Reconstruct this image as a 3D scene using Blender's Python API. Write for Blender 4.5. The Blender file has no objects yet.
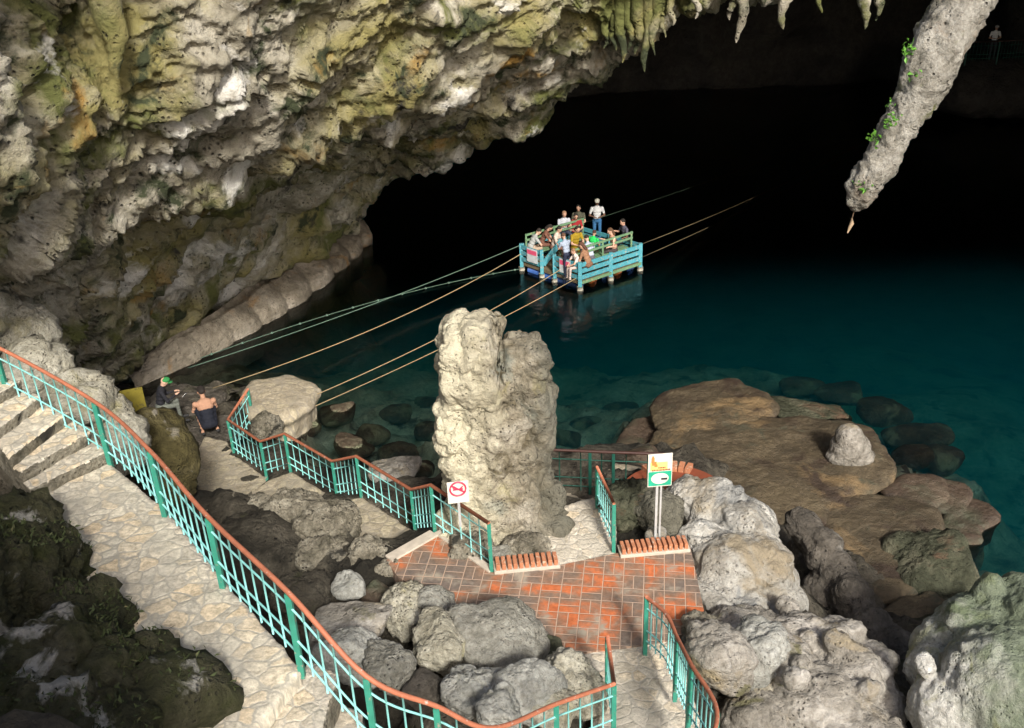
import bpy, bmesh, math, random
import numpy as np
from mathutils import Vector, Matrix
R = math.radians
random.seed(7)
SC = bpy.context.scene
COL = SC.collection

# ------------------------------------------------------------------ camera, world, sun, exposure
CX, CY, F, PITCH, ROLL, CAMZ = 512., 364., 975., R(26.5), R(-2.47), 12.6
fwd = np.array([0, math.cos(PITCH), -math.sin(PITCH)]); up0 = np.array([0, math.sin(PITCH), math.cos(PITCH)]); rt0 = np.array([1., 0, 0])
RT = rt0*math.cos(ROLL) + up0*math.sin(ROLL); UP = -rt0*math.sin(ROLL) + up0*math.cos(ROLL)
CAM = np.array([0, 0, CAMZ])
cam = bpy.data.cameras.new('camera'); cam.sensor_width = 36; cam.lens = F*36/1024; cam.clip_end = 500; cam.clip_start = .1
camo = bpy.data.objects.new('camera', cam); COL.objects.link(camo)
camo.matrix_world = Matrix(((RT[0], UP[0], -fwd[0], 0), (RT[1], UP[1], -fwd[1], 0), (RT[2], UP[2], -fwd[2], CAMZ), (0, 0, 0, 1)))
SC.camera = camo

SUN_AZ, SUN_EL = R(15), R(36)          # azimuth measured from -Y (behind the camera) towards -X
L = np.array([math.sin(SUN_AZ)*math.cos(SUN_EL), -math.cos(SUN_AZ)*math.cos(SUN_EL), math.sin(SUN_EL)])
world = bpy.data.worlds.new('World'); SC.world = world; world.use_nodes = True
nt = world.node_tree; bg = nt.nodes['Background']
sky = nt.nodes.new('ShaderNodeTexSky'); sky.sky_type = 'NISHITA'; sky.sun_disc = False
sky.sun_elevation = SUN_EL; sky.sun_rotation = math.atan2(L[0], L[1])
nt.links.new(sky.outputs[0], bg.inputs[0]); bg.inputs[1].default_value = .125
sky.dust_density = 4; sky.air_density = .8; sky.ozone_density = .6
sun = bpy.data.lights.new('sun', 'SUN'); sun.energy = 3.7; sun.angle = R(8); sun.color = (1, .96, .89)
suno = bpy.data.objects.new('sun', sun); COL.objects.link(suno)
suno.rotation_euler = Vector(-L).to_track_quat('-Z', 'Y').to_euler()
SC.view_settings.view_transform = 'Standard'; SC.view_settings.look = 'None'
SC.view_settings.exposure = 0.6; SC.view_settings.gamma = 1
SC.cycles.use_denoising = True
SC.cycles.max_bounces = 6; SC.cycles.diffuse_bounces = 3; SC.cycles.transparent_max_bounces = 16
SC.cycles.volume_bounces = 0; SC.cycles.sample_clamp_indirect = 4

# ------------------------------------------------------------------ geometry helpers
def ray(px, py): return RT*(px-CX) + UP*(CY-py) + fwd*F
def at(px, py, z):
    d = ray(px, py); return CAM + d*((z-CAMZ)/d[2])
def atY(px, py, Y):
    d = ray(px, py); return CAM + d*(Y/d[1])
def mpp(P): return float((np.asarray(P)-CAM) @ fwd)/F

def hsh(ix, iy, iz, seed):
    h = (ix.astype(np.uint32)*np.uint32(374761393) + iy.astype(np.uint32)*np.uint32(668265263) + iz.astype(np.uint32)*np.uint32(2147483647) + np.uint32((seed*1274126177) & 0xffffffff))
    h = (h ^ (h >> np.uint32(13)))*np.uint32(1274126177); h = (h ^ (h >> np.uint32(15)))*np.uint32(2246822519)
    return h ^ (h >> np.uint32(16))
def pn(P, seed=0):
    i = np.floor(P).astype(np.int64); f = P-i; u = f*f*f*(f*(f*6-15)+10); out = 0
    for dx in (0, 1):
        wx = u[:, 0] if dx else 1-u[:, 0]
        for dy in (0, 1):
            wy = u[:, 1] if dy else 1-u[:, 1]
            for dz in (0, 1):
                wz = u[:, 2] if dz else 1-u[:, 2]
                h = hsh(i[:, 0]+dx, i[:, 1]+dy, i[:, 2]+dz, seed)
                gx = (h & np.uint32(1023))/511.5-1; gy = ((h >> np.uint32(10)) & np.uint32(1023))/511.5-1; gz = ((h >> np.uint32(20)) & np.uint32(1023))/511.5-1
                out = out + wx*wy*wz*(gx*(f[:, 0]-dx)+gy*(f[:, 1]-dy)+gz*(f[:, 2]-dz))
    return out
def fbm(P, octv=5, gain=.5, seed=0, ridged=False):
    a, s, q = 1., 0., np.array(P, float)
    for o in range(octv):
        n = pn(q, seed+o*17)
        s = s + a*((.5-np.abs(n)*1.6) if ridged else n); a *= gain; q = q*2.03+3.7
    return s
def worley(P, seed=0):
    i = np.floor(P).astype(np.int64); F1 = np.full(len(P), 9.); F2 = np.full(len(P), 9.)
    for dx in (-1, 0, 1):
        for dy in (-1, 0, 1):
            for dz in (-1, 0, 1):
                c = i+[dx, dy, dz]; h = hsh(c[:, 0], c[:, 1], c[:, 2], seed)
                o = np.stack([(h & np.uint32(1023))/1023., ((h >> np.uint32(10)) & np.uint32(1023))/1023., ((h >> np.uint32(20)) & np.uint32(1023))/1023.], 1)
                d = np.linalg.norm(c+o-P, axis=1)
                F2 = np.where(d < F1, F1, np.minimum(F2, d)); F1 = np.minimum(F1, d)
    return F1, F2

def facet(P, seed=0):
    i = np.floor(P).astype(np.int64); F1 = np.full(len(P), 9.); F2 = np.full(len(P), 9.); h = np.zeros(len(P))
    for dx in (-1, 0, 1):
        for dy in (-1, 0, 1):
            for dz in (-1, 0, 1):
                c = i+[dx, dy, dz]; g = hsh(c[:, 0], c[:, 1], c[:, 2], seed); q = hsh(c[:, 0], c[:, 1], c[:, 2], seed+77)
                o = np.stack([(g & np.uint32(1023))/1023., ((g >> np.uint32(10)) & np.uint32(1023))/1023., ((g >> np.uint32(20)) & np.uint32(1023))/1023.], 1)
                v = np.stack([(q & np.uint32(1023))/511.5-1, ((q >> np.uint32(10)) & np.uint32(1023))/511.5-1, ((q >> np.uint32(20)) & np.uint32(1023))/511.5-1], 1)
                D = P-(c+o); d = np.linalg.norm(D, axis=1); w = d < F1
                F2 = np.where(w, F1, np.minimum(F2, d)); F1 = np.where(w, d, F1); h = np.where(w, (v*D).sum(1)+.3*v[:, 0], h)
    return h*np.clip((F2-F1)*3.2, 0, 1), F2-F1
def newmesh(name, V, Fc, smooth=True):
    m = bpy.data.meshes.new(name); m.from_pydata([tuple(v) for v in V], [], [tuple(f) for f in Fc]); m.update()
    if smooth: m.polygons.foreach_set('use_smooth', [True]*len(m.polygons))
    return m
def coords(m):
    a = np.empty(len(m.vertices)*3); m.vertices.foreach_get('co', a); return a.reshape(-1, 3)
def normals(m):
    a = np.empty(len(m.vertices)*3); m.vertex_normals.foreach_get('vector', a); return a.reshape(-1, 3)
def setco(m, V): m.vertices.foreach_set('co', np.ascontiguousarray(V).ravel()); m.update()
def link(name, m, mat, parent=None, origin=None):
    """mesh in world coordinates -> object whose origin sits at `origin` (or at its parent's)"""
    o = bpy.data.objects.new(name, m); COL.objects.link(o)
    for x in (mat if isinstance(mat, (list, tuple)) else [mat]): m.materials.append(x)
    if parent is not None:
        o.parent = parent; off = np.array(parent['_o']) if '_o' in parent else np.zeros(3)
        setco(m, coords(m)-off); o['_o'] = [float(x) for x in off]
    else:
        if origin is None:
            V = coords(m); origin = np.array([V[:, 0].mean(), V[:, 1].mean(), V[:, 2].min()])
        setco(m, coords(m)-origin); o.location = origin; o['_o'] = [float(x) for x in origin]
    return o
def empty(name, loc):
    o = bpy.data.objects.new(name, None); COL.objects.link(o); o.location = loc; o['_o'] = [float(x) for x in loc]; o.empty_display_size = .2; return o
def tag(o, label, cat, group=None):
    o['label'] = label; o['category'] = cat
    if group: o['group'] = group
    return o
def struct(o, kind='structure'): o['kind'] = kind; return o

class MB:
    def __init__(s): s.V, s.F = [], []
    def add(s, V, Fc):
        n = len(s.V); s.V += [tuple(v) for v in V]; s.F += [tuple(i+n for i in f) for f in Fc]
    def tube(s, pts, r, n=8, cap=True):
        pts = [np.asarray(p, float) for p in pts]; rs = r if isinstance(r, (list, tuple)) else [r]*len(pts); V, Fc = [], []
        ref = np.array([0, 0, 1.]); 
        for i, p in enumerate(pts):
            t = pts[min(i+1, len(pts)-1)]-pts[max(i-1, 0)]; t = t/(np.linalg.norm(t)+1e-9)
            rf = ref if abs(t[2]) < .95 else np.array([1., 0, 0])
            a = np.cross(t, rf); a /= np.linalg.norm(a); b = np.cross(a, t)
            for k in range(n): V.append(p+rs[i]*(a*math.cos(2*math.pi*k/n)+b*math.sin(2*math.pi*k/n)))
        for i in range(len(pts)-1):
            for k in range(n): Fc.append((i*n+k, i*n+(k+1) % n, (i+1)*n+(k+1) % n, (i+1)*n+k))
        if cap: Fc += [tuple(range(n)), tuple(reversed(range((len(pts)-1)*n, len(pts)*n)))]
        s.add(V, Fc); return s
    def box(s, c, size, ax=None):
        c = np.asarray(c, float); ax = np.eye(3) if ax is None else ax
        V = [c+sum(ax[i]*size[i]/2*sg[i] for i in range(3)) for sg in [(-1,-1,-1),(1,-1,-1),(1,1,-1),(-1,1,-1),(-1,-1,1),(1,-1,1),(1,1,1),(-1,1,1)]]
        s.add(V, [(3,2,1,0),(4,5,6,7),(0,1,5,4),(1,2,6,5),(2,3,7,6),(3,0,4,7)]); return s
    def bar(s, a, b, w, h=None):
        a = np.asarray(a, float); b = np.asarray(b, float); t = b-a; l = np.linalg.norm(t); t = t/l
        rf = np.array([0, 0, 1.]) if abs(t[2]) < .9 else np.array([1., 0, 0])
        y = np.cross(rf, t); y /= np.linalg.norm(y); z = np.cross(t, y)
        return s.box((a+b)/2, (l, w, h or w), [t, y, z])
    def disc(s, c, r, n, nrm, up):
        c = np.asarray(c, float); x = np.cross(up, nrm)
        V = [c+r*(x*math.cos(2*math.pi*k/n)+np.asarray(up)*math.sin(2*math.pi*k/n)) for k in range(n)]
        s.add(V, [tuple(range(n))]); return s
    def build(s, name, mat, parent=None, origin=None, smooth=False, bevel=0):
        m = newmesh(name, s.V, s.F, smooth)
        if bevel:
            bm = bmesh.new(); bm.from_mesh(m); bmesh.ops.bevel(bm, geom=bm.edges[:], offset=bevel, segments=2, affect='EDGES', profile=.6); bm.to_mesh(m); bm.free()
        return link(name, m, mat, parent, origin)

def ico(sub):
    bm = bmesh.new(); bmesh.ops.create_icosphere(bm, subdivisions=sub, radius=1)
    V = np.array([v.co[:] for v in bm.verts]); Fc = [tuple(v.index for v in f.verts) for f in bm.faces]; bm.free(); return V, Fc
ICO = {k: ico(k) for k in (1, 2, 3, 4, 5)}

def remesh(V, Fc, voxel, name='rock'):
    m = newmesh(name, V, Fc); o = bpy.data.objects.new('tmp', m); COL.objects.link(o)
    md = o.modifiers.new('r', 'REMESH'); md.mode = 'VOXEL'; md.voxel_size = voxel
    dg = bpy.context.evaluated_depsgraph_get(); dg.update()
    m2 = bpy.data.meshes.new_from_object(o.evaluated_get(dg)); bpy.data.objects.remove(o); bpy.data.meshes.remove(m)
    m2.polygons.foreach_set('use_smooth', [True]*len(m2.polygons)); m2.name = name; return m2
def relax(m, it=2, k=.5):
    E_ = np.empty(len(m.edges)*2, int); m.edges.foreach_get('vertices', E_); E_ = E_.reshape(-1, 2); V = coords(m); n = np.zeros(len(V))
    np.add.at(n, E_[:, 0], 1); np.add.at(n, E_[:, 1], 1); n = np.maximum(n, 1)[:, None]
    for _ in range(it):
        S = np.zeros_like(V); np.add.at(S, E_[:, 0], V[E_[:, 1]]); np.add.at(S, E_[:, 1], V[E_[:, 0]]); V = V*(1-k)+k*S/n
    setco(m, V)
def displace(m, amp, scale, kind='chunk', seed=0, flat=1.):
    V = coords(m); N = normals(m); P = V*scale*np.array([1, 1, flat])
    W = P+.35*np.stack([pn(P*1.3+11, seed), pn(P*1.3+23, seed+1), pn(P*1.3+37, seed+2)], 1)
    if kind == 'chunk':       # broken, pitted limestone
        a, b = worley(W, seed); c, d = worley(W*2.6+5, seed+3)
        h = .9*(.55-a)+.5*np.minimum((b-a)*1.6, .35)+.38*(.5-c)+.55*fbm(W*1.7, 5, .55, seed+5)
    elif kind == 'pit':       # spiky karst with holes
        a, b = worley(W*1.2, seed); c, d = worley(W*3.1+5, seed+3)
        h = .6*(b-a)-.55*np.clip(.35-c, 0, 1)*2.2+.7*fbm(W*2, 5, .6, seed+5, True)
    elif kind == 'flow':      # smooth flowstone
        h = .7*fbm(W, 3, .45, seed)+.25*fbm(W*3*np.array([1, 1, .35]), 4, .5, seed+9, True)
    elif kind == 'crag':
        a, e1_ = facet(W*.8, seed); b, e2_ = facet(W*1.9+4, seed+1); c, e3_ = facet(W*4.3+9, seed+2)
        h = .55*a+.34*b+.17*c-.12*np.clip(.16-e2_, 0, 1)*4+.28*fbm(W*2.5, 5, .6, seed+5, True)
    else:
        h = .8*fbm(W, 5, .5, seed)+.3*(.5-worley(W*2, seed+4)[0])
    setco(m, V+N*(h*amp)[:, None])
def ell(c, r, sub=3, yaw=0, tilt=0):
    V, Fc = ICO[sub]; M = np.array((Matrix.Rotation(yaw, 3, 'Z') @ Matrix.Rotation(tilt, 3, 'Y')))
    return (V*np.asarray(r)) @ M.T + np.asarray(c), Fc
def join(parts):
    V, Fc = [], []
    for v, f in parts:
        n = len(V); V += [tuple(x) for x in v]; Fc += [tuple(i+n for i in g) for g in f]
    return V, Fc
def pell(px, py, z, rx, ry, dep=1., zr=None, yaw=0, tilt=0, Y=None):
    """ellipsoid seen at a pixel, radii in pixels; dep = depth radius / mean radius"""
    P = at(px, py, z) if Y is None else atY(px, py, Y); s = mpp(P)
    return ell(P, (rx*s, (rx+ry)/2*s*dep, (zr or ry)*s), 3, yaw, tilt)
def sell(px, py, rx, ry, dep, Y, zr=None, p=4):
    P = atY(px, py, Y); s = mpp(P); V, Fc = ICO[4]; V = V/((np.abs(V)**p).sum(1)**(1/p))[:, None]
    return V*np.array([rx*s, (rx+ry)/2*s*dep, (zr or ry)*s])+P, Fc
def mound(name, parts, mat, voxel, amp, scale, kind, seed, parent=None, sm=2, flat=1., amp2=0):
    m = remesh(*join(parts), voxel, name); relax(m, sm); displace(m, amp, scale, kind, seed, flat)
    if amp2: displace(m, amp2, scale*3.3, 'pit', seed+50)
    return link(name, m, mat, parent)
def boulder(name, px, py, z, rx, ry, mat, seed, kind='chunk', amp=.10, squash=.8, sharp=16, sub=5, planes=16, dep=1., scale=2.2):
    rng = np.random.RandomState(seed); P = at(px, py, z); s = mpp(P); V, Fc = ICO[sub]
    n = rng.normal(size=(planes, 3)); n /= np.linalg.norm(n, axis=1)[:, None]; d = rng.uniform(.66, 1.0, planes)
    n = np.vstack([n, np.eye(3), -np.eye(3)]); d = np.append(d, [1.0]*6)
    q = np.maximum(V @ n.T, 0)/d; r = (q**sharp).sum(1)**(-1/sharp)
    a, b, c = rx*s, (rx+ry)/2*s*dep, ry*s*squash*1.15
    m = newmesh(name, V*r[:, None]*np.array([a, b, c])*1.04+P, Fc)
    size = (a*b*c)**(1/3)
    displace(m, amp*size, scale/size*.6, kind, seed)
    if kind in ('crag', 'pit'): displace(m, .05*size**.5, 4.2, 'pit', seed+7); displace(m, .02, 9, 'crag', seed+9)
    return link(name, m, mat)
def poly_slab(name, pts, thick, mat, voxel=.05, amp=.02, seed=0, scale=3., parent=None, kind='x'):
    bm = bmesh.new(); vs = [bm.verts.new(tuple(p)) for p in pts]; f = bm.faces.new(vs)
    bmesh.ops.recalc_face_normals(bm, faces=[f])
    if f.normal.z < 0: f.normal_flip()
    g = bmesh.ops.extrude_face_region(bm, geom=[f]); 
    for e in g['geom']:
        if isinstance(e, bmesh.types.BMVert): e.co.z -= thick
    bmesh.ops.recalc_face_normals(bm, faces=bm.faces[:]); bmesh.ops.triangulate(bm, faces=bm.faces[:])
    V = [v.co[:] for v in bm.verts]; bm.verts.index_update(); Fc = [tuple(v.index for v in q.verts) for q in bm.faces]; bm.free()
    if voxel:
        m = remesh(V, Fc, voxel, name); relax(m, 2, .5); displace(m, amp, scale, kind, seed)
    else: m = newmesh(name, V, Fc, False)
    return link(name, m, mat, parent)
def catmull(P, n):
    P = np.asarray(P, float); Q = np.vstack([2*P[0]-P[1], P, 2*P[-1]-P[-2]]); out = []
    for i in range(len(P)-1):
        p0, p1, p2, p3 = Q[i:i+4]
        for t in np.linspace(0, 1, n, endpoint=False):
            out.append(.5*((2*p1)+(-p0+p2)*t+(2*p0-5*p1+4*p2-p3)*t*t+(-p0+3*p1-3*p2+p3)*t**3))
    out.append(P[-1]); return np.array(out)

# ------------------------------------------------------------------ materials
def nn(nt, t, **kw):
    n = nt.nodes.new(t)
    for k, v in kw.items(): setattr(n, k, v)
    return n
def base_mat(name, rough=.85, spec=.3):
    m = bpy.data.materials.new(name); m.use_nodes = True; nt = m.node_tree; b = nt.nodes['Principled BSDF']
    b.inputs['Roughness'].default_value = rough; b.inputs['Specular IOR Level'].default_value = spec
    return m, nt, b
def noise_n(nt, vec, scale, detail=6, rough=.6, dist=0.):
    n = nn(nt, 'ShaderNodeTexNoise'); n.inputs['Scale'].default_value = scale; n.inputs['Detail'].default_value = detail
    n.inputs['Roughness'].default_value = rough; n.inputs['Distortion'].default_value = dist; nt.links.new(vec, n.inputs['Vector']); return n.outputs['Fac']
def ramp(nt, fac, stops):
    r = nn(nt, 'ShaderNodeValToRGB'); e = r.color_ramp.elements
    while len(e) < len(stops): e.new(.5)
    for el, (p, c) in zip(e, stops): el.position = p; el.color = (*c, 1) if len(c) == 3 else c
    nt.links.new(fac, r.inputs[0]); return r.outputs[0]
def mapr(nt, v, a, b, c=0., d=1.):
    n = nn(nt, 'ShaderNodeMapRange'); n.clamp = True
    for i, x in enumerate((a, b, c, d)): n.inputs[i+1].default_value = x
    nt.links.new(v, n.inputs[0]); return n.outputs[0]
def mixc(nt, fac, a, b, mode='MIX'):
    n = nn(nt, 'ShaderNodeMix', data_type='RGBA', blend_type=mode)
    if isinstance(fac, float): n.inputs[0].default_value = fac
    else: nt.links.new(fac, n.inputs[0])
    for s, x in ((n.inputs[6], a), (n.inputs[7], b)):
        if isinstance(x, tuple): s.default_value = (*x, 1)
        else: nt.links.new(x, s)
    return n.outputs[2]
def mth(nt, op, a, b=None):
    n = nn(nt, 'ShaderNodeMath', operation=op)
    for s, x in zip(n.inputs, (a, b)):
        if x is None: continue
        if isinstance(x, (int, float)): s.default_value = x
        else: nt.links.new(x, s)
    return n.outputs[0]
def posn(nt, offs=(0, 0, 0), sc=(1, 1, 1)):
    g = nn(nt, 'ShaderNodeNewGeometry'); v = nn(nt, 'ShaderNodeMapping'); v.inputs['Location'].default_value = offs; v.inputs['Scale'].default_value = sc
    nt.links.new(g.outputs['Position'], v.inputs[0]); return v.outputs[0]
def rock_mat(name, cols, scale=1.2, stains=(), pits=.35, pitscale=14., bump=.6, bscale=6., rough=.9, spec=.25, seed=0, sharp=1.):
    m, nt, b = base_mat(name, rough, spec); P = posn(nt, (seed*3.1, seed*7.7, seed*1.3))
    f = noise_n(nt, P, scale, 9, .65, .4)
    n = len(cols); c = ramp(nt, f, [(.33+.34*i/(n-1), cols[i]) for i in range(n)])
    fine = noise_n(nt, P, scale*9, 6, .7)
    c = mixc(nt, 1.0, c, ramp(nt, fine, [(.3, (.62, .6, .57)), (.62, (1.1, 1.1, 1.1))]), 'MULTIPLY')
    for i, (col, sc, lo, hi) in enumerate(stains):
        q = posn(nt, (i*5.3+seed, 2.1*i, seed*2+i)); k = mapr(nt, noise_n(nt, q, sc, 7, .62, .6), lo, hi)
        c = mixc(nt, k, c, col)
    v = nn(nt, 'ShaderNodeTexVoronoi'); v.inputs['Scale'].default_value = pitscale; nt.links.new(P, v.inputs['Vector'])
    pm = mth(nt, 'MULTIPLY', mapr(nt, v.outputs['Distance'], .32, .12), mapr(nt, noise_n(nt, P, 2.2, 3), .45, .62))
    c = mixc(nt, mth(nt, 'MULTIPLY', pm, pits), c, (.03, .028, .022))
    nt.links.new(c, b.inputs['Base Color'])
    rg = nn(nt, 'ShaderNodeTexNoise', noise_type='RIDGED_MULTIFRACTAL'); rg.inputs['Scale'].default_value = bscale*.42; rg.inputs['Detail'].default_value = 9; rg.inputs['Roughness'].default_value = .55; rg.inputs['Distortion'].default_value = .5; rg.inputs['Offset'].default_value = .9; rg.inputs['Gain'].default_value = 2
    nt.links.new(P, rg.inputs['Vector'])
    h = mth(nt, 'ADD', noise_n(nt, P, bscale, 12, .72, .3), mth(nt, 'ADD', mth(nt, 'MULTIPLY', pm, -.4), mth(nt, 'MULTIPLY', rg.outputs['Fac'], sharp*.22)))
    bp = nn(nt, 'ShaderNodeBump'); bp.inputs['Strength'].default_value = min(1., bump*1.15); bp.inputs['Distance'].default_value = .2
    nt.links.new(h, bp.inputs['Height']); nt.links.new(bp.outputs[0], b.inputs['Normal'])
    return m
def paint_mat(name, col, rough=.5, wear=None, metal=0., amt=.58):
    m, nt, b = base_mat(name, rough, .4); P = posn(nt)
    c = mixc(nt, mapr(nt, noise_n(nt, P, 7, 5), .35, .7), tuple(x*.82 for x in col), tuple(min(1, x*1.1) for x in col))
    if wear: c = mixc(nt, mapr(nt, noise_n(nt, P, 13, 8, .7), amt, amt+.07), c, wear)
    nt.links.new(c, b.inputs['Base Color']); b.inputs['Metallic'].default_value = metal
    bp = nn(nt, 'ShaderNodeBump'); bp.inputs['Strength'].default_value = .15; bp.inputs['Distance'].default_value = .01
    nt.links.new(noise_n(nt, P, 60, 3), bp.inputs['Height']); nt.links.new(bp.outputs[0], b.inputs['Normal']); return m

GREEN = (.10, .12, .035); OCHRE = (.33, .2, .055); DARK = (.05, .047, .038); MOSS = (.045, .05, .015)
M = {}
M['wall'] = rock_mat('cave_limestone', [(.22, .2, .15), (.42, .39, .31), (.6, .57, .49)], .55,
    [((.27, .24, .095), .25, .45, .60), ((.13, .14, .045), .55, .52, .63), ((.05, .06, .03), .9, .56, .64), (OCHRE, .5, .59, .69), (DARK, .9, .60, .68), ((.72, .7, .64), .45, .58, .66)], .8, 9, .9, 2.6)
M['ceil'] = rock_mat('darkened_cave_rock', [(.022, .02, .017), (.04, .036, .03), (.065, .057, .045)], .4, [], .3, 8, .8, 2)  # cave limestone coloured near black so the unlit depths stay dark
M['ground'] = rock_mat('cave_ground_rock', [(.04, .034, .025), (.09, .08, .06), (.17, .15, .115)], .9, [((.03, .027, .02), .6, .5, .62), (MOSS, .7, .6, .7)], .6, 9, .9, 5)  # darkened all over; the shade of the pit is put into this colour
M['bed'] = rock_mat('lake_bed_silt', [(.2, .2, .13), (.42, .45, .32), (.6, .64, .5)], .8, [((.12, .08, .045), .9, .55, .63)], .3, 6, .7, 2, sharp=.3)
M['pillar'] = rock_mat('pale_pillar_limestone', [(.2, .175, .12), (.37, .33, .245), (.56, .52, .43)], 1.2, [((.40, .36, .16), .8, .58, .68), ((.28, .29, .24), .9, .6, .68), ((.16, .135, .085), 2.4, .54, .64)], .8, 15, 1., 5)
M['grey'] = rock_mat('grey_boulder_limestone', [(.22, .215, .175), (.36, .35, .30), (.5, .49, .43)], 1.6, [((.2, .19, .11), 1.1, .58, .7)], .7, 16, 1., 6)
M['bgrey'] = rock_mat('blue_grey_limestone', [(.24, .245, .22), (.37, .37, .335), (.47, .47, .43)], 1.6, [((.3, .29, .22), 1.1, .6, .7)], .45, 16, .6, 8)
M['pale'] = rock_mat('pale_boulder_limestone', [(.3, .28, .21), (.46, .435, .345), (.6, .575, .48)], 1.7, [((.34, .31, .17), 1.2, .56, .68)], .7, 16, .7, 8)
M['karst'] = rock_mat('pitted_karst', [(.13, .12, .085), (.33, .30, .23), (.55, .51, .41)], 2.2, [(DARK, 2., .56, .66)], .9, 13, 1., 8)
M['white'] = rock_mat('white_flowstone', [(.27, .255, .22), (.46, .445, .40), (.66, .65, .60)], 1.1, [((.31, .26, .18), .8, .50, .62), ((.27, .27, .255), .9, .54, .62)], .5, 14, .7, 6, .75)
M['flow'] = rock_mat('grey_flowstone', [(.2, .185, .155), (.36, .335, .29), (.54, .51, .46)], 1.2, [((.33, .27, .17), 1., .56, .68), ((.17, .16, .09), 1.6, .62, .7)], .5, 14, .7, 6, .7)
M['wet'] = rock_mat('dark_wet_rock', [(.06, .053, .043), (.12, .105, .085), (.22, .195, .16)], 1.2, [((.32, .3, .26), 1.3, .6, .7)], .5, 12, .8, 6, .6, .4)
M['brown'] = rock_mat('shaded_brown_slab', [(.045, .034, .019), (.088, .067, .039), (.135, .104, .06)], .9, [((.2, .135, .065), .6, .56, .66), ((.045, .029, .018), .8, .54, .64), ((.07, .065, .04), 1.3, .56, .66)], .25, 18, .55, 7, .6, .45, sharp=.3)  # brown rock, darkened to carry partial shade in its colour
M['brown2'] = rock_mat('reddish_wet_slab', [(.042, .027, .018), (.08, .055, .036), (.12, .09, .06)], 1.1, [((.07, .075, .045), .8, .5, .66)], .2, 16, .5, 7, .55, .5, sharp=.3)
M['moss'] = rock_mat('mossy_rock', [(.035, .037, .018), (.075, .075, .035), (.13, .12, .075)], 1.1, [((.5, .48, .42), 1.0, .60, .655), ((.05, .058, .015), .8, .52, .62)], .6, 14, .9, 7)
M['olive'] = rock_mat('olive_rock', [(.06, .05, .018), (.11, .092, .035), (.17, .145, .07)], 1.1, [((.34, .31, .25), 1.1, .62, .68)], .4, 14, .8, 7)
M['greenrock'] = rock_mat('algae_rock', [(.035, .038, .022), (.07, .074, .046), (.14, .135, .09)], 1.4, [((.13, .08, .05), 1., .57, .66)], .4, 12, .7, 6, .6)
M['sub'] = rock_mat('submerged_rock', [(.045, .03, .02), (.10, .075, .05), (.2, .18, .12)], 1.4, [((.24, .26, .16), 1.3, .52, .62)], .3, 12, .7, 6, .6)
M['mossgreen'] = rock_mat('green_patched_flowstone', [(.4, .38, .34), (.56, .55, .5), (.72, .71, .67)], 1.2, [((.2, .22, .14), .9, .56, .62), ((.5, .48, .3), 1.8, .58, .66)], .5, 16, .7, 7, seed=3)
M['stal'] = rock_mat('hanging_stalactite_rock', [(.2, .19, .15), (.37, .35, .30), (.55, .53, .47)], 2., [((.14, .15, .05), 1.6, .59, .68), ((.32, .27, .21), 1.5, .58, .68)], .8, 12, .9, 6)
M['ledge'] = rock_mat('banded_flowstone_ledge', [(.16, .135, .1), (.27, .235, .18), (.38, .34, .28)], .7, [((.3, .19, .09), 1., .6, .7)], .2, 10, .6, 3, .7, sharp=.3)

def tint_by_x(m, x0, x1, col):
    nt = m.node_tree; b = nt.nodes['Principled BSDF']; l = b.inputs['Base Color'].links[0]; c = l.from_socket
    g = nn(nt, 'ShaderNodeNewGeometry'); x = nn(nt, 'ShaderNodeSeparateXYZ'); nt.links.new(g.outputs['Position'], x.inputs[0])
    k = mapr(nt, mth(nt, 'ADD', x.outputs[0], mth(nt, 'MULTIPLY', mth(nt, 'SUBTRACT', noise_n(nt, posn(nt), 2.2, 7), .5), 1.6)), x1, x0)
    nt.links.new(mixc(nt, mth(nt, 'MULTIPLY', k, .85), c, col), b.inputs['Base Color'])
tint_by_x(M['mossgreen'], 6.4, 5.5, (.12, .16, .09)); tint_by_x(M['pillar'], -.85, -.1, (.82, .76, .56)); tint_by_x(M['pillar'], .6, .05, (.16, .155, .12))  # tint by world x: pillar paler left, greyer right; mound greener right
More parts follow.
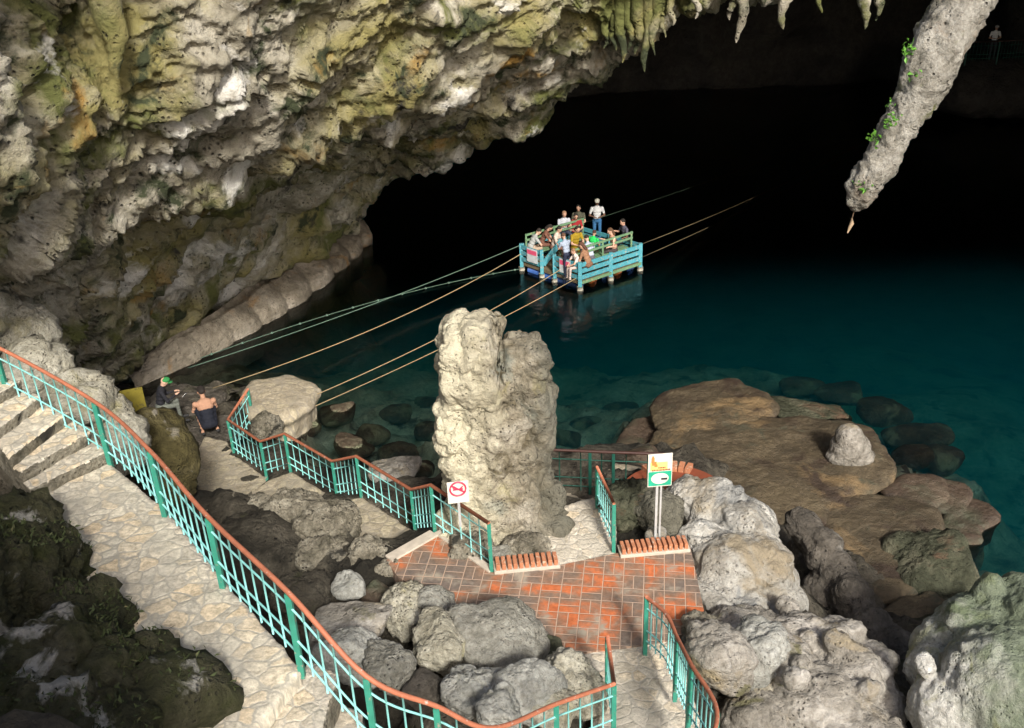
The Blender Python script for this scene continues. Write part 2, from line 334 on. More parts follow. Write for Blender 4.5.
def cobble_mat(name, cols, mortar, scale=4.6, bump=.5):
    m, nt, b = base_mat(name, .92, .2); P = posn(nt, sc=(1, 1, .35)); n = nn(nt, 'ShaderNodeTexNoise'); n.inputs['Scale'].default_value = 2.2; n.inputs['Detail'].default_value = 4
    nt.links.new(P, n.inputs['Vector']); w = nn(nt, 'ShaderNodeMix', data_type='RGBA', blend_type='LINEAR_LIGHT'); w.inputs[0].default_value = .16
    nt.links.new(P, w.inputs[6]); nt.links.new(n.outputs['Color'], w.inputs[7]); W = w.outputs[2]
    e = nn(nt, 'ShaderNodeTexVoronoi', feature='DISTANCE_TO_EDGE'); v = nn(nt, 'ShaderNodeTexVoronoi')
    for t in (e, v): t.inputs['Scale'].default_value = scale; nt.links.new(W, t.inputs['Vector'])
    sp = nn(nt, 'ShaderNodeSeparateColor'); nt.links.new(v.outputs['Color'], sp.inputs[0])
    c = ramp(nt, sp.outputs[0], [(0., cols[0]), (.5, cols[1]), (1., cols[2])])
    fine = noise_n(nt, P, 16, 7, .7); c = mixc(nt, 1., c, ramp(nt, fine, [(.3, (.5, .48, .44)), (.65, (1.2, 1.17, 1.12))]), 'MULTIPLY')
    ed = mapr(nt, mth(nt, 'ADD', e.outputs['Distance'], mth(nt, 'MULTIPLY', mth(nt, 'SUBTRACT', fine, .5), .1)), .02, .085)
    c = mixc(nt, ed, mortar, c)
    c = mixc(nt, mapr(nt, noise_n(nt, P, 1.1, 5), .5, .64), c, mixc(nt, .75, c, mortar)); c = mixc(nt, mth(nt, 'MULTIPLY', mapr(nt, noise_n(nt, posn(nt, (7, 3, 1)), .9, 8, .7), .54, .72), .45), c, tuple(x*.45 for x in mortar))
    nt.links.new(c, b.inputs['Base Color'])
    h = mth(nt, 'ADD', mth(nt, 'MULTIPLY', mapr(nt, e.outputs['Distance'], 0, .12), .28), mth(nt, 'MULTIPLY', noise_n(nt, P, 9, 12, .75), 1.3))
    bp = nn(nt, 'ShaderNodeBump'); bp.inputs['Strength'].default_value = bump; bp.inputs['Distance'].default_value = .05
    nt.links.new(h, bp.inputs['Height']); nt.links.new(bp.outputs[0], b.inputs['Normal']); return m
M['cobble'] = cobble_mat('cobbled_path', [(.54, .5, .42), (.66, .62, .52), (.70, .58, .41)], (.40, .37, .305))
M['cobble2'] = cobble_mat('worn_flagstones', [(.3, .265, .2), (.4, .355, .27), (.46, .41, .3)], (.3, .265, .205), 3.8)
M['cobble3'] = cobble_mat('rubble_path', [(.5, .46, .38), (.64, .6, .52), (.66, .57, .43)], (.46, .42, .35), 5., .7)

def brick_mat(name):
    m, nt, b = base_mat(name, .8, .3); P = posn(nt); s = nn(nt, 'ShaderNodeMapping'); s.inputs['Rotation'].default_value = (0, 0, R(9)); s.inputs['Scale'].default_value = (3.1, 3.1, 3.1)
    nt.links.new(P, s.inputs[0]); x = nn(nt, 'ShaderNodeSeparateXYZ'); nt.links.new(s.outputs[0], x.inputs[0])
    fx, fy = mth(nt, 'FLOOR', x.outputs[0]), mth(nt, 'FLOOR', x.outputs[1]); lx, ly = mth(nt, 'FRACT', x.outputs[0]), mth(nt, 'FRACT', x.outputs[1])
    par = mth(nt, 'FLOORED_MODULO', mth(nt, 'ADD', fx, fy), 2.)
    ip = mth(nt, 'SUBTRACT', 1., par)
    a = mth(nt, 'ADD', mth(nt, 'MULTIPLY', lx, ip), mth(nt, 'MULTIPLY', ly, par)); c2 = mth(nt, 'ADD', mth(nt, 'MULTIPLY', ly, ip), mth(nt, 'MULTIPLY', lx, par))
    c2d = mth(nt, 'MULTIPLY', c2, 2.); half = mth(nt, 'FLOOR', c2d); cf = mth(nt, 'FRACT', c2d)
    d1 = mth(nt, 'MINIMUM', a, mth(nt, 'SUBTRACT', 1., a)); d2 = mth(nt, 'MULTIPLY', mth(nt, 'MINIMUM', cf, mth(nt, 'SUBTRACT', 1., cf)), .5)
    d = mth(nt, 'MINIMUM', d1, d2); cb = nn(nt, 'ShaderNodeCombineXYZ'); nt.links.new(fx, cb.inputs[0]); nt.links.new(fy, cb.inputs[1]); nt.links.new(half, cb.inputs[2])
    wn = nn(nt, 'ShaderNodeTexWhiteNoise'); nt.links.new(cb.outputs[0], wn.inputs['Vector'])
    big = noise_n(nt, P, 1.1, 5, .6, .5)
    tone = mth(nt, 'ADD', mth(nt, 'MULTIPLY', wn.outputs['Value'], .24), mth(nt, 'MULTIPLY', mapr(nt, big, .38, .66), .8))
    c = ramp(nt, tone, [(.12, (.16, .13, .11)), (.38, (.2, .145, .11)), (.55, (.27, .16, .105)), (.68, (.36, .15, .08)), (.82, (.52, .15, .055)), (.98, (.46, .13, .05))])
    c = mixc(nt, 1., c, ramp(nt, noise_n(nt, P, 13, 7, .7), [(.3, (.65, .63, .6)), (.65, (1.1, 1.1, 1.1))]), 'MULTIPLY')
    c = mixc(nt, mapr(nt, noise_n(nt, posn(nt, (3, 9, 0)), 1.6, 6, .6), .56, .66), c, (.3, .26, .2))
    c = mixc(nt, mapr(nt, mth(nt, 'ADD', d, mth(nt, 'MULTIPLY', mth(nt, 'SUBTRACT', noise_n(nt, P, 20, 4), .5), .03)), .018, .034), (.42, .3, .22), c)
    nt.links.new(c, b.inputs['Base Color'])
    bp = nn(nt, 'ShaderNodeBump'); bp.inputs['Strength'].default_value = .5; bp.inputs['Distance'].default_value = .015
    h = mth(nt, 'ADD', mapr(nt, d, .01, .04), mth(nt, 'MULTIPLY', noise_n(nt, P, 18, 8, .7), .5))
    nt.links.new(h, bp.inputs['Height']); nt.links.new(bp.outputs[0], b.inputs['Normal']); return m
M['patio'] = brick_mat('basketweave_brick')
M['brick'] = paint_mat('red_brick', (.42, .17, .085), .85, (.5, .36, .26), amt=.56)
M['redfloor'] = paint_mat('dark_red_tile', (.2, .05, .022), .8, (.12, .05, .03), amt=.6)
M['mortar'] = paint_mat('pale_mortar', (.5, .44, .36), .9)
M['post'] = paint_mat('green_paint', (.035, .24, .17), .5, (.26, .25, .19), amt=.58)
M['lattice'] = paint_mat('turquoise_paint', (.25, .60, .57), .5, (.42, .45, .38), amt=.62)
M['handrail'] = paint_mat('terracotta_paint', (.40, .14, .075), .6, (.55, .46, .40), amt=.60)
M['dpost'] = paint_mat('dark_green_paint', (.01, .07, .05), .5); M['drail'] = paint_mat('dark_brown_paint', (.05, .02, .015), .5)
M['cyan'] = paint_mat('cyan_raft_paint', (.065, .29, .35), .65, (.30, .33, .28), amt=.56); M['rgreen'] = paint_mat('faded_green_paint', (.13, .24, .13), .6, (.4, .32, .16), amt=.58)
M['deck'] = paint_mat('raft_deck_wood', (.16, .12, .07), .8); M['drum'] = paint_mat('float_drum', (.03, .09, .3), .5); M['drum2'] = paint_mat('orange_float_drum', (.4, .12, .03), .5)
M['foot'] = paint_mat('pale_concrete', (.5, .47, .38), .8); M['pink'] = paint_mat('pink_print', (.75, .1, .2), .5); M['sheet'] = paint_mat('white_sheet', (.6, .64, .66), .5)
M['rope'] = paint_mat('tan_rope', (.34, .26, .14), .9); M['grope'] = paint_mat('green_rope', (.10, .17, .125), .9); M['droprope'] = paint_mat('dim_tan_rope', (.2, .16, .09), .9); M['red'] = paint_mat('red_print', (.6, .04, .09), .5)  # droprope: tan rope colour dimmed for the stretch running into the dark
M['signgreen'] = paint_mat('sign_green', (.02, .36, .22), .5); M['signwhite'] = paint_mat('sign_white', (.66, .63, .54), .5); M['orange'] = paint_mat('orange_print', (.75, .22, .06), .5)
M['ink'] = paint_mat('dark_print', (.28, .09, .05), .6); M['black'] = paint_mat('black_print', (.02, .02, .03), .6); M['yel'] = paint_mat('pale_yellow_print', (.85, .62, .2), .6)
M['steel'] = paint_mat('weathered_steel', (.55, .56, .55), .4, metal=.3); M['yellow'] = paint_mat('old_yellow_paint', (.16, .13, .012), .7, (.08, .065, .015), amt=.55)
M['fern'] = paint_mat('dark_fern_moss', (.045, .06, .018), .8, (.1, .09, .04), amt=.56); M['leaf'] = paint_mat('fern_green', (.1, .26, .03), .5); M['root'] = paint_mat('brown_root', (.12, .08, .05), .9); M['rootl'] = paint_mat('pale_root_tip', (.35, .25, .16), .9)

# ------------------------------------------------------------------ terrain: one sheet from the cliff top down to the lake bed
CP = []
def cp(px, py, z, ground=None): P = at(px, py, z); CP.append((P[0], P[1], ground if ground is not None else z))
def cw(x, y, z): CP.append((x, y, z))
rail_f = [np.array(p) for p in [(-7.75, 13.34), (-5.59, 11.51), (-4.43, 10.18), (-3.34, 8.73), (-2.24, 7.42)]]
nrm = np.array([.77, .64])
for p in rail_f:
    for d, z in ((-.5, 5.25), (-1.4, 5.2), (-.05, 4.9), (.35, 3.9), (.9, 2.6), (1.7, 1.7)): q = p+nrm*d; cw(q[0], q[1], z)
for x, y, z in [(-12, 14, 8), (-9, 10, 6.8), (-8, 8, 7.2), (-6, 5, 7.5), (-3.5, 4.5, 7.4), (-1, 4.8, 3.4), (1.5, 6, 1.8), (1.2, 8, 1.6), (3, 7, 1.7), (0, 2, 4.), (0, -3, 7.), (-8, -3, 9.5), (8, -3, 6), (6, 4, 3), (9, 8, 2.2),
                (9.5, 11, .6), (10, 13.5, -1.6), (14, 12, -2), (14, 16, -5), (20, 14, -3), (20, 25, -7), (30, 10, 2), (34, 40, -7), (10, 24, -7), (5, 32, -9), (0, 36, -8), (-4, 36, -5), (15, 45, -9), (0, 60, -6), (30, 66, -4), (-8, 36, 0), (-12, 30, 1), (-14, 22, 3),
                (-20, 10, 10), (-22, 30, 6), (-22, 60, 4)]: cw(x, y, z)
for a in [(200, 450, .15), (235, 480, .15), (290, 490, .6), (370, 525, 1.3), (440, 570, 2.15), (540, 600, 2.15), (640, 590, 2.15), (660, 560, 2.15), (430, 640, 2.0), (500, 680, 2.1), (560, 690, 2.3), (620, 690, 1.7), (650, 720, 1.7), (650, 660, 1.8), (560, 520, 2.1), (500, 540, 2.1),
          (590, 500, 1.5), (640, 500, 1.5), (690, 480, 1.3), (720, 520, 1.9), (740, 580, 1.7), (760, 640, 1.5), (840, 680, 1.2), (880, 640, .5), (820, 560, .3), (850, 600, .3), (770, 500, .2), (800, 450, -.3), (720, 420, -.4), (880, 480, -.35), (900, 560, -.3), (930, 620, -.2), (940, 690, 1.), (980, 600, 1.),
          (640, 430, -.6), (600, 440, -1.2), (560, 440, -1.4), (620, 395, -1.9), (690, 365, -6), (780, 365, -5.6), (860, 380, -4.4), (940, 425, -3), (985, 480, -3.4), (1010, 540, -3.6), (990, 380, -6.5), (850, 330, -8), (700, 320, -8.5), (600, 330, -8.), (800, 400, -1.6), (900, 440, -1.2), (950, 490, -.9), (700, 385, -2.), (930, 600, -1.2), (980, 570, -2.5),
          (430, 470, -.3), (400, 470, -.45), (350, 455, -.55), (320, 430, -.6), (400, 440, -1.), (350, 410, -.9), (420, 400, -1.3), (390, 380, -1.8), (450, 370, -2.8), (350, 370, -3.), (300, 340, -6), (420, 330, -7.5), (520, 340, -7), (580, 390, -2.3), (560, 320, -9), (280, 370, -2.6), (240, 365, -1.8), (350, 300, -7), (450, 290, -9), (180, 385, -.3), (165, 410, .2), (250, 410, .0), (280, 425, .1)]: cp(*a)
CPA = np.array(CP); CPA[:, 2] = np.where(CPA[:, 2] < -4, -4+(CPA[:, 2]+4)*.5, CPA[:, 2])
def terr(x, y):
    X = np.stack([x, y], 1); out = np.empty(len(X))
    for i in range(0, len(X), 20000):
        d2 = ((X[i:i+20000, None, :]-CPA[None, :, :2])**2).sum(2)+.02
        w = d2**-2.0; out[i:i+20000] = (w*CPA[:, 2]).sum(1)/w.sum(1)
    return out
def axis(segs): 
    a = [np.arange(s, e, st) for s, e, st in segs]; return np.concatenate(a)
gx = axis([(-45, -10, 1.2), (-10, 12, .11), (12, 60, .9)]); gy = axis([(-25, 5, .9), (5, 26, .12), (26, 80, .9)])
GX, GY = np.meshgrid(gx, gy); x, y = GX.ravel(), GY.ravel(); z = terr(x, y)
P3 = np.stack([x, y, z*.7], 1)
a, b = worley(P3*1.1, 3)
amp = np.clip((z+6)/6, .35, 1)
fz, _ = facet(P3*1.6+7, 21); fy, _ = facet(P3*3.6+7, 22)
z = z+amp*(.26*fz+.11*fy+.34*(.55-a)+.26*fbm(P3*.9, 5, .55, 8)+.10*fbm(P3*3.5, 4, .6, 9, True))
nx, ny = len(gx), len(gy); idx = np.arange(nx*ny).reshape(ny, nx)
quads = np.stack([idx[:-1, :-1], idx[:-1, 1:], idx[1:, 1:], idx[1:, :-1]], -1).reshape(-1, 4)
gm = newmesh('ground', np.stack([x, y, z], 1), quads.tolist())
go = struct(link('ground', gm, [M['ground'], M['bed']], None, np.zeros(3)))
zc = z[quads].mean(1); gm.polygons.foreach_set('material_index', (zc < -.12).astype(int).tolist())

# ------------------------------------------------------------------ water: closed body so that depth takes the light away
wm = bpy.data.materials.new('cave_lake_water'); wm.use_nodes = True; nt = wm.node_tree; nt.nodes.clear()
out = nn(nt, 'ShaderNodeOutputMaterial'); tr = nn(nt, 'ShaderNodeBsdfTransparent'); gl = nn(nt, 'ShaderNodeBsdfGlossy'); gl.inputs['Roughness'].default_value = .04
fr = nn(nt, 'ShaderNodeFresnel'); fr.inputs['IOR'].default_value = 1.33; mx = nn(nt, 'ShaderNodeMixShader')
bp = nn(nt, 'ShaderNodeBump'); bp.inputs['Strength'].default_value = .3; bp.inputs['Distance'].default_value = .05
nt.links.new(noise_n(nt, posn(nt), 3.2, 5, .55, .6), bp.inputs['Height'])
for s in (gl.inputs['Normal'], fr.inputs['Normal']): nt.links.new(bp.outputs[0], s)
nt.links.new(fr.outputs[0], mx.inputs[0]); nt.links.new(tr.outputs[0], mx.inputs[1]); nt.links.new(gl.outputs[0], mx.inputs[2]); nt.links.new(mx.outputs[0], out.inputs[0])
va = nn(nt, 'ShaderNodeVolumeAbsorption'); va.inputs['Color'].default_value = (.0, .84, .87, 1); va.inputs['Density'].default_value = .30
vs = nn(nt, 'ShaderNodeVolumeScatter'); vs.inputs['Color'].default_value = (.015, .60, .78, 1); vs.inputs['Density'].default_value = .15
ad = nn(nt, 'ShaderNodeAddShader'); nt.links.new(va.outputs[0], ad.inputs[0]); nt.links.new(vs.outputs[0], ad.inputs[1]); nt.links.new(ad.outputs[0], out.inputs['Volume'])
wb = MB().box((8, 40, -7.5), (70, 76, 15))
struct(wb.build('water', wm, None, np.zeros(3)))

# ------------------------------------------------------------------ cave wall and roof
rows = [
 # behind the lip
 None,
 [(-420, 330, 10), (-160, 330, 13), (0, 345, 17.5), (100, 368, 23.5), (172, 334, 27.5), (318, 246, 34), (380, 178, 34), (445, 146, 31), (530, 108, 29), (592, 60, 28), (625, 40, 27), (700, -2, 25.5), (850, -34, 24), (1010, -26, 24), (1300, -40, 24), (1800, 0, 24)],
 [(-420, 260, 9.5), (-160, 260, 12), (0, 280, 16), (85, 290, 20.5), (168, 250, 24.5), (275, 185, 28), (362, 142, 29), (430, 118, 27), (510, 82, 26.5), (580, 36, 26), (622, 18, 25.6), (700, -20, 24.6), (850, -52, 23.3), (1010, -46, 23.3), (1300, -60, 23), (1800, -60, 23)],
 [(-420, 180, 9), (-160, 180, 11), (0, 205, 14), (75, 215, 17.6), (150, 182, 19), (250, 150, 20.8), (335, 125, 22.6), (410, 95, 23.2), (480, 60, 24), (560, 10, 24.6), (612, -6, 24.8), (695, -44, 24), (850, -75, 23), (1010, -75, 23), (1300, -85, 22.8), (1800, -85, 22.8)],
 [(-420, 100, 9), (-160, 100, 11.2), (0, 115, 14.2), (70, 115, 16.6), (140, 100, 17.4), (230, 78, 18.8), (315, 50, 20.4), (400, 25, 21.4), (470, 5, 22.6), (550, -25, 24), (605, -35, 24), (690, -75, 23.5), (850, -105, 22.5), (1010, -105, 22.5), (1300, -110, 22.5), (1800, -110, 22.5)],
 [(-420, 0, 9.4), (-160, 0, 11.8), (0, 20, 15), (62, 20, 16.9), (130, 10, 17.2), (220, -2, 18), (305, -20, 19.2), (390, -50, 20.4), (460, -60, 22), (545, -80, 23), (600, -85, 23.5), (685, -110, 23), (850, -130, 22), (1010, -130, 22), (1300, -130, 22), (1800, -130, 22)],
 [(-420, -150, 9.4), (-160, -150, 11.6), (0, -140, 14.4), (60, -140, 16), (128, -140, 16.4), (216, -140, 17), (300, -150, 18.4), (385, -160, 19.8), (455, -170, 21), (540, -180, 22), (598, -185, 22.5), (680, -190, 22), (850, -200, 22), (1010, -200, 22), (1300, -200, 22), (1800, -200, 22)],
 [(-420, -420, 9), (-160, -420, 11.6), (0, -420, 14), (60, -420, 15.4), (128, -420, 16), (216, -420, 17), (300, -420, 18.4), (385, -420, 19.8), (455, -420, 21), (540, -420, 22), (598, -420, 22.5), (680, -420, 22.5), (850, -420, 22.5), (1010, -420, 22.5), (1300, -420, 22.5), (1800, -420, 22.5)],
]
NET = [None]+[[atY(*p) for p in r] for r in rows[1:]]
NET[0] = [p+np.array([.15*i-1, 3.5+.25*i, -1.2 if i < 6 else .9+.12*i]) for i, p in enumerate(NET[1])]
NET.append([p+np.array([0, 30, 6.]) for p in NET[-1]])
NET = np.array(NET)
def loft(N, nu, nv):
    cols = np.array([catmull(r, nu) for r in N]); return np.array([catmull(cols[:, j], nv) for j in range(cols.shape[1])])
S = loft(NET, 34, 40); nu, nv = S.shape[:2]
idx = np.arange(nu*nv).reshape(nu, nv); quads = np.stack([idx[:-1, :-1], idx[:-1, 1:], idx[1:, 1:], idx[1:, :-1]], -1).reshape(-1, 4)
wmesh = newmesh('cave_wall', S.reshape(-1, 3), quads.tolist())
V = coords(wmesh); N = normals(wmesh)
if (N[len(N)//2] @ (CAM-V[len(N)//2])) < 0: wmesh.flip_normals(); N = normals(wmesh)
Q = V+.5*np.stack([pn(V*.5+3, 1), pn(V*.5+9, 2), pn(V*.5+17, 3)], 1)
# beds dip to the right: stretch the noise along the dip
e1 = np.array([.80, .45, .36]); e1 /= np.linalg.norm(e1); t1 = Q @ e1; QS = Q-.3*np.outer(t1, e1)
a, b = worley(QS*.62, 5); c, d = worley(QS*1.7, 6); e, f = worley(QS*4.2, 7)
fa, _ = facet(QS*.75+2, 41); fb_, _ = facet(QS*2.1+5, 42); fc_, _ = facet(QS*5+5, 43)
h = .55*(.55-a)+.30*np.minimum(b-a, .5)+.22*(.5-c)+.12*np.minimum(d-c, .4)+.5*fa+.24*fb_+.09*fc_+.55*fbm(QS*.8, 6, .55, 11)+.26*fbm(QS*2.4, 5, .6, 21, True)+.09*fbm(QS*6, 3, .6, 27, True)
fade = 1.0
setco(wmesh, V+N*(h*.8*fade)[:, None])
struct(link('cave_wall', wmesh, M['wall'], None, np.zeros(3)))
# roof over the lake, the far wall and the right wall
def sheet(name, fn, us, vs, mat, amp, seed):
    P = np.array([[fn(u, v) for v in vs] for u in us]); n1, n2 = P.shape[:2]; i = np.arange(n1*n2).reshape(n1, n2)
    m = newmesh(name, P.reshape(-1, 3), np.stack([i[:-1, :-1], i[:-1, 1:], i[1:, 1:], i[1:, :-1]], -1).reshape(-1, 4).tolist())
    V = coords(m); N = normals(m); setco(m, V+N*(amp*(fbm(V*.3, 5, .55, seed)+.6*(.5-worley(V*.35, seed+1)[0])))[:, None]); return struct(link(name, m, mat, None, np.zeros(3)))
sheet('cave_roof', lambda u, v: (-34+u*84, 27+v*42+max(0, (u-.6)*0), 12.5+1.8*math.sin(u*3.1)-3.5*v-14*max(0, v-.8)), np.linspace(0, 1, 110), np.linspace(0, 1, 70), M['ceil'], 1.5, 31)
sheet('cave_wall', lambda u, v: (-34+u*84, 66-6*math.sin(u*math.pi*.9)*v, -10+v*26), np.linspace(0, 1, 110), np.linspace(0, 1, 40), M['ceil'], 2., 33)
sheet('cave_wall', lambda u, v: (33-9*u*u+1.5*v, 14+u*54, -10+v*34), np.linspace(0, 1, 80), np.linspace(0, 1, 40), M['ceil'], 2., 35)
# unseen cliff, its top slabs added to shade the near end of the path
mound('cliff', [ell((-7.4, -.5, 6.4), (3.6, 3.6, 5.4)), ell((-10.5, 2.8, 7), (3.2, 3.2, 5.0)), ell((-4.8, -4, 7), (3.4, 3., 5.6)), ell((-4.75, .75, 12), (1.7, 1.7, .8)), ell((-3.75, -.5, 12), (2.0, 2.0, .9)), ell((-2.65, -1.85, 12), (2.0, 2.0, 1.)), ell((-5.4, -1.6, 11.6), (2.6, 2.4, 1.2))], M['wall'], .2, .3, .6, 'crag', 71); struct(bpy.data.objects['cliff'])

# ------------------------------------------------------------------ flowstone ledge along the left waterline
def ledge():
    outer = catmull([at(*p) for p in [(135, 386, .05), (165, 374, .05), (200, 358, .05), (240, 338, .05), (275, 318, .05), (310, 296, .05), (340, 272, .05), (360, 254, .05), (374, 240, .05)]], 24)
    inner = catmull([at(*p) for p in [(120, 368, .9), (150, 352, .9), (178, 336, .9), (222, 312, .9), (256, 290, .85), (290, 266, .8), (318, 246, .7), (340, 230, .6), (356, 220, .5)]], 24)
    n = len(outer); V, Fc = [], []; rng = np.random.RandomState(4); ph = np.cumsum(rng.uniform(.055, .11, n)); 
    prof = [(-.5, .9), (-.2, .62)]+[(t, .50*(1-t)**1.1+.30) for t in np.linspace(0, .9, 16)]+[(.95, .27), (.985, .2), (1., .1), (.985, -.02), (.95, -.12), (.9, -.3), (.85, -1.)]
    for i in range(n):
        sc = abs(math.sin(ph[i]*2.1)); k = .74+.26*sc**.5; bump = .13*sc**.6
        for t, z_ in prof:
            tt = t*k if t > 0 else t; q = inner[i]+(outer[i]-inner[i])*tt; V.append((q[0], q[1], z_+(bump if t > .1 else 0)*(1 if z_ > 0 else 0)))
    m_ = len(prof)
    for i in range(n-1):
        for j in range(m_-1): Fc.append((i*m_+j, i*m_+j+1, (i+1)*m_+j+1, (i+1)*m_+j))
    m = newmesh('flowstone_ledge', V, Fc); V = coords(m); N = normals(m)
    if N[len(N)//2+5][2] < 0: m.flip_normals(); N = normals(m)
    setco(m, V+N*(.10*fbm(V*1.3, 4, .5, 5)+.05*fbm(V*np.array([1, 1, 5.])*1.6, 4, .5, 9, True))[:, None])
    tag(link('flowstone_ledge', m, M['ledge']), 'long pale scalloped flowstone ledge along the waterline below the left cave wall', 'rock ledge')
ledge()

# ------------------------------------------------------------------ paths, patio, stairs
def pts(z, *pp): return [at(a, b, z) for a, b in pp]
Z0 = 5.6
struct(poly_slab('path', pts(Z0, (22, 497), (107, 459), (118, 468), (172, 514), (232, 588), (303, 668), (255, 728), (215, 780), (150, 760), (60, 650), (20, 560)), .9, M['cobble'], .045, .035, 4, 3.))
for i, (z, pp) in enumerate([(.4, [(205, 436), (226, 440), (236, 455), (271, 480), (262, 492), (242, 506), (205, 498), (186, 468)]),
                             (1.0, [(268, 480), (291, 471), (340, 500), (337, 514), (302, 524), (256, 508), (250, 492)]),
                             (1.7, [(337, 500), (363, 497), (419, 533), (404, 552), (386, 566), (352, 554), (328, 522)])]):
    struct(poly_slab('path', pts(z, *pp), .9, M['cobble2'], .05, .035, 20+i, 3.))
struct(poly_slab('path', pts(2.49, (500, 571), (512, 552), (535, 532), (560, 506), (592, 496), (616, 508), (616, 556), (600, 560), (560, 568)), .8, M['cobble3'], .045, .04, 30, 3.))
struct(poly_slab('path', pts(2.47, (545, 652), (676, 634), (684, 662), (696, 700), (706, 750), (596, 750), (596, 694), (556, 676)), .6, M['cobble3'], .045, .04, 33, 3.))
struct(poly_slab('patio', pts(2.5, (437, 533), (492, 571), (504, 571), (560, 565), (617, 553), (690, 545), (706, 620), (672, 640), (640, 645), (556, 656), (530, 646), (470, 618), (398, 577), (386, 560)), .5, M['patio'], 0))
pb = MB(); pb.bar(at(437, 532, 2.505), at(492, 571, 2.505), .13, .05); pb.bar(at(389, 559, 2.505), at(434, 533.5, 2.505), .22, .05)
struct(pb.build('kerb', M['mortar'], bevel=.012))
# brick edging on end
def edging(a, b, n, label):
    A, B = at(*a), at(*b); t = empty('brick_edging', (A+B)/2-[0, 0, .0]); d = (B-A)/n; u = d/np.linalg.norm(d); w = np.cross([0, 0, 1.], u)
    tag(t, label, 'brick edging'); MB().box((A+B)/2+[0, 0, .03], (np.linalg.norm(B-A)+.04, .30, .06), [u, w, np.array([0, 0, 1.])]).build('mortar_bed', M['mortar'], t, bevel=.01)
    for k in range(n):
        c = A+d*(k+.5)+np.array([0, 0, .10+.012*random.uniform(-1, 1)]); MB().box(c, (np.linalg.norm(d)*.72, .25, .13), [u, w, np.array([0, 0, 1.])]).build('brick', M['brick'], t, bevel=.014)
edging((495, 569, 2.5), (558, 563, 2.5), 11, 'short row of upright bricks between the pillar base and the patio')
edging((620, 553, 2.5), (687, 547, 2.5), 13, 'row of upright bricks along the patio edge below the sign post')
# round brick platform by the slabs
c0 = at(674, 494, 1.85); rr = 1.03; t = tag(empty('brick_platform', c0), 'round dark red tiled platform behind the white rocks', 'platform')
mb = MB(); n = 48; V = [(c0[0]+rr*math.cos(k*math.tau/n), c0[1]+rr*math.sin(k*math.tau/n), c0[2]+dz) for dz in (0, -1.2) for k in range(n)]
mb.add(V, [tuple(range(n))]+[(k, k+n, (k+1) % n+n, (k+1) % n) for k in range(n)]); mb.build('platform_floor', M['redfloor'], t)
for k in range(7):
    an = R(62+k*9); ud = np.array([math.cos(an), math.sin(an), 0]); MB().box(c0+ud*(rr-.12)+[0, 0, .05], (.25, .11, .12), [ud, np.array([-ud[1], ud[0], 0]), np.array([0, 0, 1.])]).build('edge_brick', M['brick'], t, bevel=.012)
# terrace floor behind the pillar
cT = at(600, 497, 1.5)
V = [(cT[0]+1.7*math.cos(k*math.tau/40), cT[1]+1.3*math.sin(k*math.tau/40), cT[2]) for k in range(40)]
struct(poly_slab('terrace', V, .9, M['cobble2'], .06, .02, 41))

# stairs up at the left
def stair(label, steps, mat, seed):
    t = tag(empty('stone_stairs', steps[0][0][0]), label, 'stairs')
    for i, (q, h) in enumerate(steps):
        o = poly_slab('step', q, h, mat, .032, .035, seed+i, 3.4, t); o.data.materials.append(M['karst']); N = np.empty(len(o.data.polygons)*3); o.data.polygons.foreach_get('normal', N)
        o.data.polygons.foreach_set('material_index', (N.reshape(-1, 3)[:, 2] < .6).astype(int).tolist())
    return t
ST = []
z = Z0
noses = [((30, 497), (108, 459)), ((20, 480), (96, 436)), ((8, 465), (70, 418)), ((-8, 440), (42, 402)), ((-30, 418), (22, 388)), ((-60, 398), (-4, 376))]
for i in range(5):
    z += .16; A, B = [at(*p, z) for p in ((noses[i][0][0], noses[i][0][1]-7), (noses[i][1][0], noses[i][1][1]-7))]; C_, D_ = [at(*p, z) for p in noses[i+1]]
    ex = (C_-A)*.3; ex2 = (D_-B)*.3
    ST.append(([A, B, D_+ex2, C_+ex], .16+.3))
stair('flight of rough pale stone steps climbing away at the left edge behind the railing', ST, M['cobble'], 60)

# near railing line and the stairs that follow it down
RB = [(-60, 380, 6.55), (11.5, 405.5, 6.05), (110, 463, 5.6), (165, 516, 5.6), (223, 587.6, 5.6), (301, 668, 5.6)]
RB = [at(*p) for p in RB]
def under(px, py, ztop, h=.97):
    P = at(px, py, ztop); return P-[0, 0, h]
RB2 = [under(366, 676, 6.0), under(436, 706, 5.45), under(492, 728, 4.9), under(556, 704, 4.3)]
RB3 = [under(614, 684, 3.75), under(607.5, 637, 3.5)]
LOWIN = [RB[-1]]+RB2+RB3
R_post = [at(645, 650, 2.55), at(675, 694, 2.75), at(688, 724, 3.1)]
LOWOUT = [np.array(p) for p in [(-2.6, 5.6, 5.6), (-1.3, 5.2, 5.05), (-.2, 5.3, 4.5), (.9, 5.8, 3.95), (2.2, 7.3, 3.4)]]+[R_post[2], R_post[1], R_post[0]]
def resample(P, n):
    P = np.array(P); s = np.r_[0, np.cumsum(np.linalg.norm(np.diff(P, axis=0), axis=1))]; u = np.linspace(0, s[-1], n); return np.stack([np.interp(u, s, P[:, k]) for k in range(3)], 1)
ns = 15; A_ = resample(LOWIN, ns+1); B_ = resample(LOWOUT, ns+1)
ST = []
